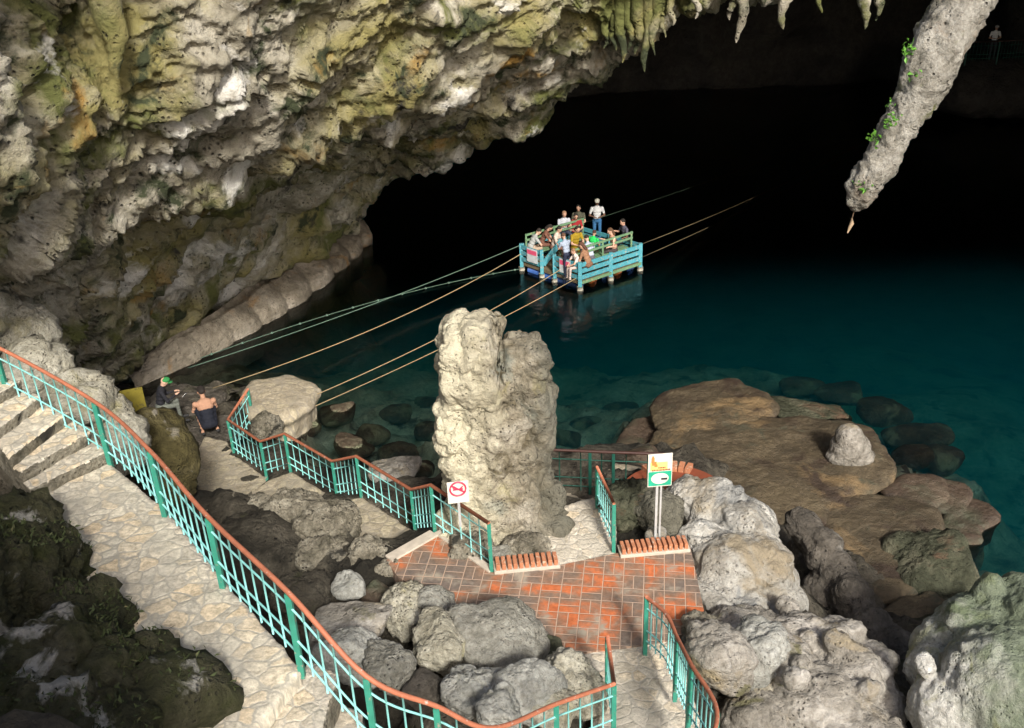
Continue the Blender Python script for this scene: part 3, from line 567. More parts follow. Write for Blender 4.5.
for i in range(ns):
    zt = 5.6-.18-(5.42-2.60)*min(1, i/(ns-1)/.6)-.012*i; q = [A_[i].copy(), A_[i+1].copy(), B_[i+1].copy(), B_[i].copy()]
    o = (q[0]-q[3]); o /= np.linalg.norm(o); q[0] += o*.3; q[1] += o*.3; q[2] -= o*.3; q[3] -= o*.3
    for p in q: p[2] = zt
    back = (q[0]-q[1])*.25; back2 = (q[3]-q[2])*.25; q[0] = q[0]+back; q[3] = q[3]+back2
    q = [np.array([p[0], p[1], zt]) for p in q]; ST.append((q, .5))
stair('flight of rough rubble steps curving up from the brick patio to the upper path', ST, M['cobble3'], 80)

# ------------------------------------------------------------------ railings
def railing(label, bases, h, curve=None, skip=(), mats=('post', 'lattice', 'handrail'), smooth=True, postskip=(), sp=.17, pw=.06, hr=.027, fr=(.82, .4, .2)):
    bases = [np.asarray(b, float) for b in bases]
    t = tag(empty('railing', bases[0]), label, 'railing'); up = np.array([0, 0, 1.])
    dense = catmull(bases, 8) if smooth else np.array(bases); k = 8 if smooth else 1
    top = [p+up*(h+.02) for p in dense]
    MB().tube(top, hr, 10).build('handrail', M[mats[2]], t, smooth=True)
    for i, b in enumerate(bases):
        if i in postskip: continue
        MB().bar(b-up*.12, b+up*h, pw).build('post', M[mats[0]], t)
    for i in range(len(bases)-1):
        if i in skip: continue
        seg = dense[i*k:(i+1)*k+1]; mb = MB()
        for f_ in fr: mb.tube([p+up*h*f_ for p in seg], .0125, 6)
        ln = np.linalg.norm(np.diff(seg, axis=0), axis=1).sum(); n = max(2, int(round(ln/sp))); rs = resample(seg, n+1)
        for p in rs[1:-1]: mb.tube([p+up*h*.1, p+up*h*.985], .0115, 6)
        mb.build('lattice_panel', M[mats[1]], t, smooth=True)
    return t
railing('long curved railing with terracotta handrail beside the upper cobbled path', RB+RB2+[RB3[0]], .95, sp=.23)
railing('short two-post railing end where the curved steps meet the brick patio', RB3, .95, smooth=False, postskip=(0,))
DB = [(253.7, 422, .4), (234.4, 454, .4), (266.8, 477, .5), (290.7, 470.6, 1.0), (337.7, 499.5, 1.0), (361.6, 497, 1.7), (415.5, 532, 1.7), (435, 531, 2.5), (491.6, 571, 2.5)]
railing('zigzag stepped turquoise railing from the lakeside landing up to the pillar', [at(*p) for p in DB], .93, smooth=False, hr=.032, sp=.24)
railing('short turquoise railing in front of the green sign post', [at(597, 512, 2.4), at(613.5, 551, 2.5)], .93, smooth=False)
railing('curved turquoise railing on the right side of the steps by the patio', R_post[:1]+[at(664, 668, 2.6)]+R_post[1:]+[np.array([2.1, 7.9, 3.3]), np.array([1.75, 7.0, 3.5])], .95, sp=.13, postskip=(1,))
arc = [(548, 493), (572, 494), (590, 495), (613, 496), (638, 497), (664, 498)]
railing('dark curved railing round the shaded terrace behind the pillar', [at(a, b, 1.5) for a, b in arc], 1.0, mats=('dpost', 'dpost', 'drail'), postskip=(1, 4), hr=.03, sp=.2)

# ------------------------------------------------------------------ the rock pillar
parts = []
for y_, a, b in [(360, 445, 494), (385, 441, 508), (420, 438, 526), (455, 443, 538), (488, 450, 546), (512, 457, 548)]:
    parts.append(sell((a+b)/2, y_, (b-a)/2*.95, 30, 1.5 if b-a < 60 else .9, 14.2, 33))
parts += [sell(480, 341, 12, 16, 1.6, 14.0, 20), sell(458, 348, 9, 20, 1.4, 14.05, 24), sell(503, 528, 60, 14, .8, 14.1, 16), sell(545, 505, 14, 18, 1., 14.2, 22)]
for y_, a, b in [(366, 502, 542), (390, 497, 545), (425, 490, 546), (458, 488, 546), (485, 492, 549)]:
    parts.append(sell((a+b)/2, y_, (b-a)/2*.95, 26, 1.2, 14.45, 28))
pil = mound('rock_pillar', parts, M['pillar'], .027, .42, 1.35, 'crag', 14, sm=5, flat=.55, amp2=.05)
V = coords(pil.data); o_ = np.array(pil.location); W_ = V+o_; N = normals(pil.data); g_ = atY(498, 345, 14.2); zb = atY(498, 405, 14.2)[2]
dx = W_[:, 0]-g_[0]-.16*pn(W_*2.2, 3)-.05*(g_[2]-W_[:, 2]); kz = np.clip((W_[:, 2]-zb)/.9, 0, 1)
gr_ = np.exp(-(dx/.06)**2)*kz; W_[:, 1] += .32*gr_*(N[:, 1] < .2); W_[:, 2] -= .06*gr_*kz**3*(N[:, 2] > .3)
W_[:, 2] += .03*np.clip(-(W_[:, 0]-g_[0])*3, 0, 1)*np.clip((W_[:, 2]-zb)/1.2, 0, 1)
setco(pil.data, W_-o_); relax(pil.data, 1, .4)
tag(pil, 'tall pale two-lobed limestone pillar standing above the brick patio', 'rock pillar')

# ------------------------------------------------------------------ boulders
BL = [  # px, py, z, rx, ry, material, kind, name, label
 (242, 520, 1.6, 30, 25, 'karst', 'pit', 'pitted dark boulder below the second path slab, farthest left of the pit'),
 (288, 516, 1.8, 27, 24, 'karst', 'pit', 'pitted spiky boulder touching the lower flagstone path'),
 (330, 528, 1.9, 27, 20, 'karst', 'pit', 'low jagged boulder against the third flagstone slab'),
 (292, 552, 1.7, 24, 22, 'karst', 'pit', 'shadowed pitted boulder low in the pit under the railing'),
 (332, 563, 2.0, 26, 22, 'karst', 'pit', 'crumbly pitted boulder above the smooth grey stone'),
 (370, 556, 2.2, 22, 16, 'karst', 'pit', 'small jagged boulder at the corner of the brick patio'),
 (392, 570, 2.3, 14, 11, 'karst', 'pit', 'smallest jagged rock beside the patio brick edge'),
 (349, 586, 2.6, 17, 17, 'bgrey', 'x', 'smooth rounded grey stone between pitted boulders'),
 (377, 599, 2.2, 17, 18, 'brown2', 'x', 'brown red rounded stone beside the smooth grey one'),
 (404, 608, 2.6, 21, 21, 'pale', 'pit', 'round pale rough boulder near the left patio edge'),
 (437, 603, 2.6, 16, 18, 'grey', 'chunk', 'narrow grey boulder leaning on the round pale one'),
 (438, 645, 2.9, 29, 27, 'pale', 'chunk', 'bright pale boulder in the middle of the pile'),
 (498, 646, 2.7, 46, 36, 'grey', 'chunk', 'largest grey flat-faced boulder beside the brick patio'),
 (470, 622, 2.6, 22, 13, 'grey', 'chunk', 'grey boulder top behind the largest boulder'),
 (546, 650, 2.5, 17, 20, 'greenrock', 'x', 'dark green shaded rock between the large boulder and patio'),
 (568, 678, 2.9, 28, 25, 'pale', 'pit', 'rough pitted off-white boulder beside the curved steps'),
 (356, 622, 2.8, 42, 18, 'flow', 'x', 'wide flat pale boulder just beyond the long railing'),
 (350, 652, 3.2, 36, 24, 'bgrey', 'chunk', 'sloping grey boulder close behind the long railing'),
 (394, 668, 3.2, 24, 28, 'grey', 'chunk', 'tall grey boulder standing between the railing and the bright boulder'),
 (470, 692, 3.2, 36, 22, 'bgrey', 'chunk', 'broad blue grey boulder at the bottom of the pile'),
 (523, 688, 3.2, 38, 22, 'bgrey', 'chunk', 'blue grey sloping slab boulder below the largest boulder'),
 (497, 712, 3.5, 22, 24, 'bgrey', 'chunk', 'peaked blue grey boulder under the handrail bend'),
 (425, 690, 3.0, 22, 20, 'wet', 'x', 'dark rock in the gap at the bottom of the pile'),
 (420, 625, 2.2, 12, 10, 'brown2', 'x', 'small brown stone wedged under the bright boulder'),
 (555, 712, 3.0, 26, 20, 'pale', 'x', 'pale rock under the lowest handrail corner'),
 (626, 503, 2.5, 22, 24, 'greenrock', 'pit', 'grey green boulder right of the short railing'),
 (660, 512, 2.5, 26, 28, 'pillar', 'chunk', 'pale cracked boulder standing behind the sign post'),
 (526, 548, 2.5, 22, 9, 'karst', 'pit', 'low brown rock at the right foot of the pillar'),
 (470, 545, 2.5, 22, 12, 'karst', 'pit', 'low grey rock at the left foot of the pillar'),
 (500, 556, 2.5, 16, 9, 'grey', 'x', 'small grey rock before the pillar base'),
 (713, 652, 2.7, 32, 38, 'flow', 'chunk', 'tall cracked pale boulder right of the curved railing'),
 (760, 648, 2.5, 32, 28, 'bgrey', 'chunk', 'grey angular boulder leaning beside the tall cracked one'),
 (700, 632, 2.5, 16, 16, 'karst', 'pit', 'dark rough rock tucked at the patio corner'),
 (741, 690, 2.0, 16, 14, 'wet', 'x', 'dark round rock in the gap at the lower right'),
 (762, 690, 2.1, 12, 10, 'karst', 'x', 'small grey rock beside the dark round one'),
 (925, 572, .05, 42, 34, 'greenrock', 'chunk', 'dark green half-sunk boulder beside the brown slabs'),
 (266, 428, .8, 12, 12, 'karst', 'pit', 'small heap of broken stone behind the lakeside railing post'),
 (640, 458, 1.2, 24, 12, 'brown2', 'x', 'dark red rock at the waterline behind the terrace'),
 (395, 475, .3, 26, 12, 'flow', 'x', 'flat pale stone slab between the zigzag railing and the pillar'),
 (232, 560, 2.0, 24, 20, 'wet', 'x', 'dark stone in the deepest shade below the long railing'),
 (300, 600, 2.6, 30, 20, 'ground', 'chunk', 'dark ground-coloured boulder under the middle of the long railing'),
 (430, 560, 2.2, 1, 1, 'grey', 'x', None),
]
for i, (px, py, z, rx, ry, mt, kd, lab) in enumerate(BL):
    if not lab: continue
    kd = 'crag' if kd == 'chunk' else kd
    o = boulder('boulder', px, py, z, rx, ry, M[mt], 100+i*3, kd, {'pit': .38, 'crag': .3}.get(kd, .16), scale=2.6 if kd == 'pit' else 2.2)
    tag(o, lab, 'boulder')

# left, beyond the upper path
tag(mound('mossy_rock', [pell(162, 436, 3.2, 24, 24, 1.2), pell(176, 458, 3., 20, 32, 1.2), pell(148, 442, 3.4, 22, 32, 1.2), pell(172, 480, 2.6, 20, 30, 1.2)], M['olive'], .07, .2, 1.4, 'crag', 15), 'olive brown rock mass below the railing beside the yellow board', 'rock')
tag(mound('pale_rock', [pell(75, 400, 5.0, 34, 20, 1.2), pell(104, 416, 4.6, 20, 18, 1.2), pell(122, 444, 4.2, 18, 26, 1.2), pell(35, 372, 5.4, 26, 24, 1.2)], M['pale'], .07, .25, 1.5, 'pit', 16), 'pale crusty rock seen through the railing at the top of the steps', 'rock')
tag(mound('pale_rock', [pell(20, 335, 5.6, 30, 24, 1.2), pell(-20, 325, 6, 30, 30, 1.2)], M['pale'], .08, .25, 1.4, 'pit', 17), 'pale crusty rock at the left edge above the railing', 'rock')
# left foreground bank
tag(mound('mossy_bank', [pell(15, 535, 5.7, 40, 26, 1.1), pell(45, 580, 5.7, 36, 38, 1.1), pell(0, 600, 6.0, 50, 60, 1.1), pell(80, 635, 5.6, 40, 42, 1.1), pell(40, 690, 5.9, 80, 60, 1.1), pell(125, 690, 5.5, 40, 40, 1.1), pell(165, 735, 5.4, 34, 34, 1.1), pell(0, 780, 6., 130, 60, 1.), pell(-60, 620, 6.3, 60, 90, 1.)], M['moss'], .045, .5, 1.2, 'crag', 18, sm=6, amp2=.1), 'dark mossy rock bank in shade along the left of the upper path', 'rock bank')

bk = bpy.data.objects['mossy_bank']; V = coords(bk.data)+np.array(bk.location); N = normals(bk.data); rng = np.random.RandomState(5); mb = MB()
dens = fbm(V*.9, 3, .5, 3); ok = np.where((N[:, 2] > .1) & (dens > -.02) & (V[:, 1] > 5.5))[0]
for k in rng.choice(ok, min(len(ok), 5000), replace=False):
    p = V[k]; n_ = N[k]+rng.normal(size=3)*.55; n_ /= np.linalg.norm(n_); u = np.cross(n_, rng.normal(size=3)); u /= np.linalg.norm(u); l_ = rng.uniform(.03, .09); w_ = l_*rng.uniform(.22, .4)
    mb.add([p, p+n_*l_*.5+u*w_*.5, p+n_*l_+u*.02, p+n_*l_*.5-u*w_*.5], [(0, 1, 2), (0, 2, 3)])
struct(mb.build('moss', M['fern'], None, np.zeros(3)), 'stuff')

# right of the patio
W = [pell(715, 510, 2.2, 34, 26, 1.), pell(745, 535, 2.0, 34, 36, 1.), pell(700, 545, 2.1, 24, 26, 1.), pell(725, 570, 2.0, 38, 32, 1.), pell(758, 575, 1.8, 30, 34, 1.), pell(705, 590, 2.0, 24, 18, 1.), pell(690, 500, 2.2, 24, 22, 1.), pell(775, 600, 1.6, 26, 22, 1.), pell(735, 605, 1.9, 36, 14, 1.), pell(655, 534, 2.5, 12, 8), pell(768, 540, 2., 12, 16)]
tag(mound('rock_mound', W, M['white'], .035, .30, 1.0, 'crag', 22, sm=70, flat=.6, amp2=.02), 'large white flowstone mound right of the brick patio', 'rock mound')
tag(mound('pointed_rock', [pell(779, 560, 2.1, 11, 14, 1.), pell(784, 580, 1.7, 14, 20, 1.), pell(792, 604, 1.4, 16, 18, 1.)], M['white'], .035, .05, 2., 'flow', 23, sm=3), 'smooth white finger of rock right of the white mound', 'rock')
tag(mound('rock_ridge', [pell(797, 522, 1.5, 10, 16, 1.), pell(806, 532, 1.3, 14, 22, 1.), pell(822, 552, 1.1, 17, 24, 1.), pell(838, 575, .9, 19, 26, 1.), pell(852, 600, .8, 20, 26, 1.), pell(868, 628, .7, 22, 22, 1.), pell(890, 650, .6, 26, 22, 1.), pell(800, 560, .4, 14, 22, 1.), pell(820, 600, .4, 20, 26, 1.)], M['wet'], .045, .16, 1.8, 'crag', 24, sm=25, amp2=.025), 'dark elongated rock ridge with pale knob at its top by the brown slabs', 'rock ridge')
lowr = [pell(800, 640, 1.9, 34, 22, 1.), pell(780, 670, 2.0, 36, 34, 1.), pell(830, 655, 1.9, 30, 26, 1.), pell(850, 680, 1.8, 34, 34, 1.), pell(870, 665, 1.7, 20, 24, 1.), pell(815, 700, 1.9, 50, 30, 1.), pell(880, 705, 1.5, 24, 26, 1.), pell(760, 715, 1.8, 40, 24, 1.), pell(850, 735, 1.7, 60, 24, 1.), pell(840, 632, 1.9, 24, 12, 1.), pell(745, 628, 2.0, 40, 14, 1.)]
lowr += [pell(*a, 1.) for a in [(788, 608, 2.1, 9, 9), (795, 677, 2.6, 10, 11), (800, 663, 2.5, 8, 8), (838, 643, 2.35, 14, 12), (888, 664, 1.9, 9, 13), (852, 630, 2.1, 13, 9), (812, 640, 2.2, 9, 8), (868, 690, 2.2, 12, 10)]]
tag(mound('rock_mound', lowr, M['flow'], .04, .2, 1.7, 'crag', 25, sm=12, amp2=.03), 'broad grey tan flowstone mass with knobs at the bottom right', 'rock mound')
far = [pell(985, 640, 2.4, 50, 46, 1.), pell(950, 650, 2.2, 34, 32, 1.), pell(930, 670, 2.1, 22, 28, 1.), pell(1010, 690, 2.4, 70, 60, 1.), pell(955, 710, 2.1, 44, 40, 1.), pell(1050, 640, 2.6, 60, 60, 1.), pell(960, 625, 2.5, 22, 16, 1.)]
far += [pell(*a, 1.) for a in [(957, 610, 2.9, 14, 14), (958, 620, 2.8, 15, 12), (988, 594, 3.0, 14, 20), (1018, 592, 3.0, 18, 20), (985, 610, 2.8, 20, 16), (925, 664, 2.7, 10, 12)]]
tag(mound('rock_mound', far, M['mossgreen'], .04, .15, 1.7, 'crag', 26, sm=12, amp2=.02), 'pale rock mass with green moss patches at the bottom right corner', 'rock mound')
# brown flat slabs
def slabrock(outline, z, th, mat, seed, label, lift=0):
    P = np.array([at(a, b, z) for a, b in outline]); c = P.mean(0); Pc = catmull(np.vstack([P, P[:1]]), 7)[:-1]; Pc = Pc+np.stack([.38*pn(Pc*1.5+seed, 5), .38*pn(Pc*1.5+seed, 6), 0*Pc[:, 0]], 1); n = len(Pc); V, Fc = [], []
    prof = [(1e-3, .06), (.3, .06), (.55, .055), (.75, .04), (.88, .01), (.96, -.05), (1., -.13), (1.0, -.22), (.95, -.32), (.86, -.45), (.8, -1.2)]
    for k, (r_, dz) in enumerate(prof):
        for p in Pc: q = c+(p-c)*r_; V.append((q[0], q[1], z+dz*th/.3))
    for k in range(len(prof)-1):
        for j in range(n): Fc.append((k*n+j, (k+1)*n+j, (k+1)*n+(j+1) % n, k*n+(j+1) % n))
    Fc.append(tuple(reversed(range(n)))); k = (len(prof)-1)*n; Fc.append(tuple(range(k, k+n)))
    m = remesh(V, Fc, .06, 'rock_slab'); relax(m, 2); displace(m, .10, .8, 'flow', seed); displace(m, .035, 2.2, 'crag', seed); displace(m, .02, 6., 'x', seed)
    return tag(link('rock_slab', m, mat), label, 'rock slab')
slabrock([(652, 405), (664, 390), (695, 380), (735, 379), (768, 393), (775, 408), (760, 422), (720, 432), (680, 432), (657, 424)], .45, .22, M['brown'], 1, 'rounded brown cushion slab at the far left of the brown slabs')
slabrock([(640, 450), (662, 428), (720, 418), (790, 412), (845, 416), (880, 436), (892, 465), (878, 492), (840, 500), (815, 530), (760, 520), (700, 492), (655, 470)], .42, .22, M['brown'], 2, 'largest brown slab, with the white cone standing on it')
slabrock([(790, 510), (830, 492), (890, 494), (935, 505), (944, 522), (925, 540), (880, 550), (830, 545), (800, 535)], .34, .2, M['brown'], 3, 'brown slab lobe with an orange tan patch right of the dark ridge')
slabrock([(822, 548), (860, 538), (900, 546), (922, 568), (918, 588), (890, 598), (855, 590), (830, 572)], .26, .2, M['brown'], 4, 'smooth brown lobe between the dark ridge and the half-sunk boulder')
slabrock([(886, 612), (905, 592), (935, 590), (956, 608), (962, 630), (935, 645), (900, 636)], .3, .2, M['brown'], 5, 'nearest brown cushion slab beside the bottom right rocks')
slabrock([(890, 490), (905, 474), (935, 474), (950, 490), (940, 506), (910, 508)], .2, .15, M['brown2'], 6, 'small layered brown slab beyond the main lobes')
slabrock([(930, 500), (940, 482), (965, 484), (972, 502), (958, 516)], .14, .15, M['brown2'], 7, 'reddish small slab touching the right waterline')
slabrock([(940, 525), (955, 502), (980, 498), (994, 518), (982, 540), (955, 545)], .06, .15, M['brown2'], 8, 'outermost dark reddish slab half under water')
slabrock([(610, 450), (625, 425), (650, 415), (668, 430), (660, 455), (630, 465)], .1, .15, M['brown2'], 9, 'dark red slab at the left end of the brown slabs')
slabrock([(770, 395), (800, 398), (835, 404), (850, 416), (800, 420), (770, 412)], .02, .15, M['greenrock'], 10, 'dark mossy slab behind the largest brown slab')
tag(mound('stalagmite_cone', [pell(850, 456, .5, 24, 12, 1.), pell(850, 447, .75, 20, 16, 1.), pell(849, 438, 1.0, 14, 15, 1.)], M['flow'], .03, .07, 2.2, 'crag', 8, sm=8, flat=.7), 'white rounded cone standing on the largest brown slab', 'stalagmite')
# lakeside slabs
slabrock([(142, 408), (155, 390), (185, 382), (215, 386), (222, 400), (200, 415), (165, 420)], .25, .2, M['wet'], 11, 'dark flat slab behind the two seated people')
slabrock([(175, 432), (200, 416), (228, 414), (238, 428), (222, 442), (190, 444)], .3, .2, M['wet'], 12, 'dark low slab right behind the crouching person')
o = slabrock([(240, 398), (252, 380), (280, 374), (308, 377), (316, 390), (305, 408), (275, 418), (250, 412)], .85, .25, M['cobble2'], 13, 'round table-like flat rock jutting over the lake')
# submerged rocks
SUBR = [(338, 414, -.25, 20, 13), (372, 434, -.3, 24, 11), (352, 447, -.15, 26, 13), (305, 432, -.15, 18, 11), (318, 418, -.3, 14, 9), (400, 452, -.35, 24, 12), (420, 470, -.2, 20, 12), (430, 430, -.6, 18, 12), (395, 415, -.9, 20, 10), (430, 405, -1.3, 18, 10), (590, 425, -1.3, 22, 12), (566, 438, -1.1, 18, 10),
        (840, 395, -1.1, 30, 12), (880, 412, -.8, 34, 14), (915, 435, -.7, 34, 16), (945, 458, -.6, 26, 14), (800, 385, -1.2, 26, 9), (965, 555, -.9, 24, 22), (910, 455, -.4, 26, 14), (620, 410, -1.6, 20, 10), (470, 380, -3, 24, 10), (540, 400, -2.4, 22, 9), (380, 390, -2.3, 22, 9), (300, 400, -1.2, 20, 9)]
for i, (px, py, z, rx, ry) in enumerate(SUBR):
    lab = ('brown rock under shallow water between the round flat rock and the pillar' if i < 10 else 'green brown sunken rock on the lake bed beyond the brown slabs' if 12 <= i < 19 else 'dim sunken rock deep in the teal water near the pillar')
    tag(boulder('sunken_rock', px, py, z, rx, ry, M['sub'], 300+i, 'x', .14, .8, 6, 4), lab, 'rock', 'rocks under the clear water')

# ------------------------------------------------------------------ stalactites
axis_px = [(975, -60, 15.6, 44), (962, 0, 15.4, 39), (948, 30, 15.2, 38), (932, 62, 15.0, 34), (915, 98, 14.9, 27), (900, 125, 14.8, 24), (885, 155, 14.7, 23), (870, 180, 14.6, 21), (860, 196, 14.6, 14), (856, 205, 14.6, 7)]
parts = []; dense = catmull(np.array([(*atY(a, b, Y), w) for a, b, Y, w in axis_px]), 4)
for d in dense: s = mpp(d[:3]); parts.append(ell(d[:3], (d[3]*s*.70, d[3]*s*.75, d[3]*s*.6), 3))
stal = tag(mound('stalactite', parts, M['stal'], .035, .27, 1.5, 'crag', 44, sm=7, flat=.55, amp2=.03), 'long thick pale stalactite slanting down over the dark lake', 'stalactite')
tip = atY(854, 206, 14.6); mb = MB(); mb.tube([tip+[0, 0, .1], tip+[.01, 0, -.1], tip+[-.01, .0, -.22]], .008, 5)
t = tag(empty('dangling_root', tip), 'thin root hanging from the tip of the long stalactite', 'root'); mb.build('root_strand', M['root'], t)
MB().tube([tip+[-.01, 0, -.2], tip+[.0, 0, -.28], tip+[-.03, 0, -.36], tip+[-.05, 0, -.44]], [.012, .035, .025, .006], 7).build('root_tip', M['rootl'], t, smooth=True)
def leaves(name, P, n, r, lab, seed, out=np.array([-.7, -.6, .2])):
    rng = np.random.RandomState(seed); mb = MB()
    for k in range(n):
        c = P+rng.normal(size=3)*r*.42; d = rng.normal(size=3)*.7+out; d /= np.linalg.norm(d); u = np.cross(d, rng.normal(size=3)); u /= np.linalg.norm(u); w = r*rng.uniform(.25, .5); l_ = r*rng.uniform(.5, .9); nv_ = np.cross(u, d)*w*.25
        mb.add([c, c+d*l_*.5+u*w*.5+nv_, c+d*l_, c+d*l_*.5-u*w*.5+nv_], [(0, 1, 2), (0, 2, 3)])
    return tag(mb.build(name, M['leaf'], None, None), lab, 'plant', 'plants on the stalactite')
for k, (px, py, Y, n, r, lab) in enumerate([(911, 50, 14.7, 30, .14, 'bright leafy tuft on the upper left edge of the stalactite'), (913, 76, 14.2, 14, .12, 'small green tuft on the upper face of the stalactite'), (892, 121, 14.35, 34, .13, 'green fern tuft midway down the stalactite'), (875, 139, 14.5, 22, .12, 'green tuft on the left edge low on the stalactite'), (861, 185, 14.45, 34, .13, 'yellow green tuft nearest the stalactite tip'), (892, 103, 14.7, 10, .10, 'tiny sprig on the middle left edge of the stalactite')]):
    leaves('fern_tuft', atY(px, py, Y), n, r, lab, 500+k)
def icicle(px, py, Y, ln, r, lab, seed):
    P = atY(px, py, Y); s = mpp(P); rng = np.random.RandomState(seed); r *= s; ln *= s*1.1; pp = []; rs = []
    for k in range(13):
        q = k/12; pp.append(P+np.array([.06*math.sin(q*5+seed), .0, -ln*q])); rs.append(r*((1-q)**.6*.95+.05)*(1+.13*rng.normal()))
    mb = MB(); mb.tube([P+[0, 0, 1.2]]+pp, [r*1.5]+rs, 12); m = newmesh('stalactite', mb.V, mb.F); displace(m, r*.25, 1/r*.5, 'x', seed)
    tag(link('stalactite', m, M['wall']), lab, 'stalactite', 'small stalactites on the roof edge')
IC = [(614, 26, 24.9, 22, 4), (622, 22, 24.8, 36, 6), (630, 20, 24.7, 26, 5), (638, 18, 24.6, 32, 6), (647, 18, 24.5, 48, 6), (655, 12, 24.4, 38, 5), (664, 10, 24.4, 24, 4), (672, 5, 24.2, 18, 4), (697, -4, 24, 20, 4), (742, -10, 23.6, 46, 7), (733, -10, 23.7, 26, 6), (786, -12, 23.4, 36, 7), (822, -10, 23.3, 20, 4), (868, -14, 23.2, 38, 8), (880, -14, 23.2, 30, 6), (606, 30, 25, 16, 4), (108, 18, 16.2, 54, 15)]
for i, a in enumerate(IC):
    lab = 'broad white spike of rock hanging at the upper left of the cave wall' if i == 16 else ('slim stalactite in the fringe at the end of the lit cave wall' if a[0] < 680 else 'stalactite hanging from the dark roof edge between the fringe and the slanting one')
    icicle(*a, lab, 600+i)

# ------------------------------------------------------------------ signs
def frame_at(P, yaw): 
    n = np.array([math.sin(yaw), -math.cos(yaw), 0]); r_ = np.array([math.cos(yaw), math.sin(yaw), 0]); return r_, n
def sign_post():
    B = at(655.5, 527, 2.75); s = mpp(B); t = tag(empty('sign', B), 'orange white and green sign on a steel post behind the brick edging', 'sign'); r_, n = frame_at(B, R(4)); u = np.array([0, 0, 1.])
    H = 1.28; MB().bar(B-u*.3, B+u*(H-.35), .055, .04).build('sign_pole', M['steel'], t)
    MB().bar(B-u*.3+r_*.07, B+u*(H-.35)+r_*.07, .03, .03).build('sign_pole', M['steel'], t)
    c = B+n*.05+u*(H-.12)+r_*.03; w, h = .40, .62; ax = [r_, n, u]
    MB().box(c, (w, .02, h), ax).build('sign_board', M['signwhite'], t, bevel=.004)
    g = MB(); g.box(c-u*.155+n*.012, (w*.94, .006, .27), ax); g.build('green_panel', M['signgreen'], t)
    mb = MB(); V = [c-u*.15+n*.018+r_*.145*math.cos(k*math.tau/32)+u*.105*math.sin(k*math.tau/32) for k in range(32)]; mb.add(V, [tuple(range(32))]); mb.build('white_oval', M['signwhite'], t)
    MB().add and None
    mb = MB(); mb.box(c-u*.16+r_*.07+n*.022, (.10, .006, .035), ax); mb.build('dark_mark', M['black'], t)
    mb = MB(); mb.box(c+u*.08+r_*-.02+n*.0115, (w*.7, .004, .16), ax); mb.build('yellow_glow_print', M['yel'], t)
    mb = MB()
    for dx, dz, w_, h_ in ((-.12, .2, .05, .09), (-.10, .14, .075, .07), (-.07, .10, .05, .05), (-.12, .26, .03, .04)): mb.box(c+r_*dx+u*dz+n*(.015+.001*dx), (w_, .006, h_), ax)
    mb.build('orange_emblem', M['orange'], t)
    mb = MB()
    for row, (z_, a, b) in enumerate([(.075, -.03, .08), (.03, -.13, .15)]):
        x_ = a
        while x_ < b: w_ = random.uniform(.014, .022); mb.box(c+r_*(x_+w_/2)+u*(z_-.02)+n*.016, (w_, .006, .028), ax); x_ += w_+.008
    mb.build('print_line', M['ink'], t)
sign_post()
def no_swim():
    P = atY(458, 491, 12.95); s = mpp(P); t = tag(empty('sign', P-[0, 0, .5]), 'white prohibition sign with red circle before the pillar', 'sign'); r_, n = frame_at(P, R(8)); u = np.array([0, 0, 1.])
    MB().box(P+u*-.02, (.34, .02, .40), [r_, n, u]).build('sign_board', M['signwhite'], t, bevel=.004); MB().bar(P-u*.7-n*.03, P-n*.03, .04).build('sign_pole', M['steel'], t)
    mb = MB(); ring = [P+n*.02+u*.05+r_*.125*math.cos(k*math.tau/36)+u*.125*math.sin(k*math.tau/36) for k in range(37)]; mb.tube(ring, .015, 6); a = R(-35)
    mb.bar(P+n*.02+u*.05-(r_*math.cos(a)+u*math.sin(a))*.115, P+n*.02+u*.05+(r_*math.cos(a)+u*math.sin(a))*.115, .01, .026); mb.build('red_circle', M['red'], t)
    mb = MB(); c = P+n*.017+u*.04; mb.box(c+r_*.0, (.16, .006, .028), [r_, n, u]); mb.disc(c+n*.004-r_*.06+u*.045, .025, 12, n, u); mb.bar(c+r_*.02, c+r_*.08+u*.05, .006, .02); mb.build('swimmer_figure', M['red'], t)
no_swim()
P = at(134, 403, 3.7); t = tag(empty('notice_board', P-[0, 0, .5]), 'old yellow board standing behind the olive rock', 'board'); r_, n = frame_at(P, R(20)); u = np.array([0, 0, 1.])
MB().box(P, (.42, .03, .62), [r_, n, u]).build('board_panel', M['yellow'], t, bevel=.006); MB().bar(P-u*.8-n*.035, P-n*.035, .05).build('board_post', M['root'], t)

# ------------------------------------------------------------------ raft
A = at(580, 290, 0); Bc = at(522, 270, 0); Cc = at(640, 270, 0)
ux = (Cc-A); uy = (Bc-A); U = ux/np.linalg.norm(ux); Wv = uy/np.linalg.norm(uy); LX, LY = np.linalg.norm(ux), np.linalg.norm(uy); Z = np.array([0, 0, 1.])
def rp(a, b, z): return A+ux*a+uy*b+Z*z
raft = tag(empty('raft', rp(.5, .5, 0)), 'cyan wooden cable raft carrying passengers on the dark lake', 'raft')
zd = .32
mb = MB(); mb.add([rp(0, 0, zd), rp(1, 0, zd), rp(1, 1, zd), rp(0, 1, zd), rp(0, 0, zd-.12), rp(1, 0, zd-.12), rp(1, 1, zd-.12), rp(0, 1, zd-.12)], [(0, 1, 2, 3), (7, 6, 5, 4), (4, 5, 1, 0), (5, 6, 2, 1), (6, 7, 3, 2), (7, 4, 0, 3)]); mb.build('deck', M['deck'], raft)
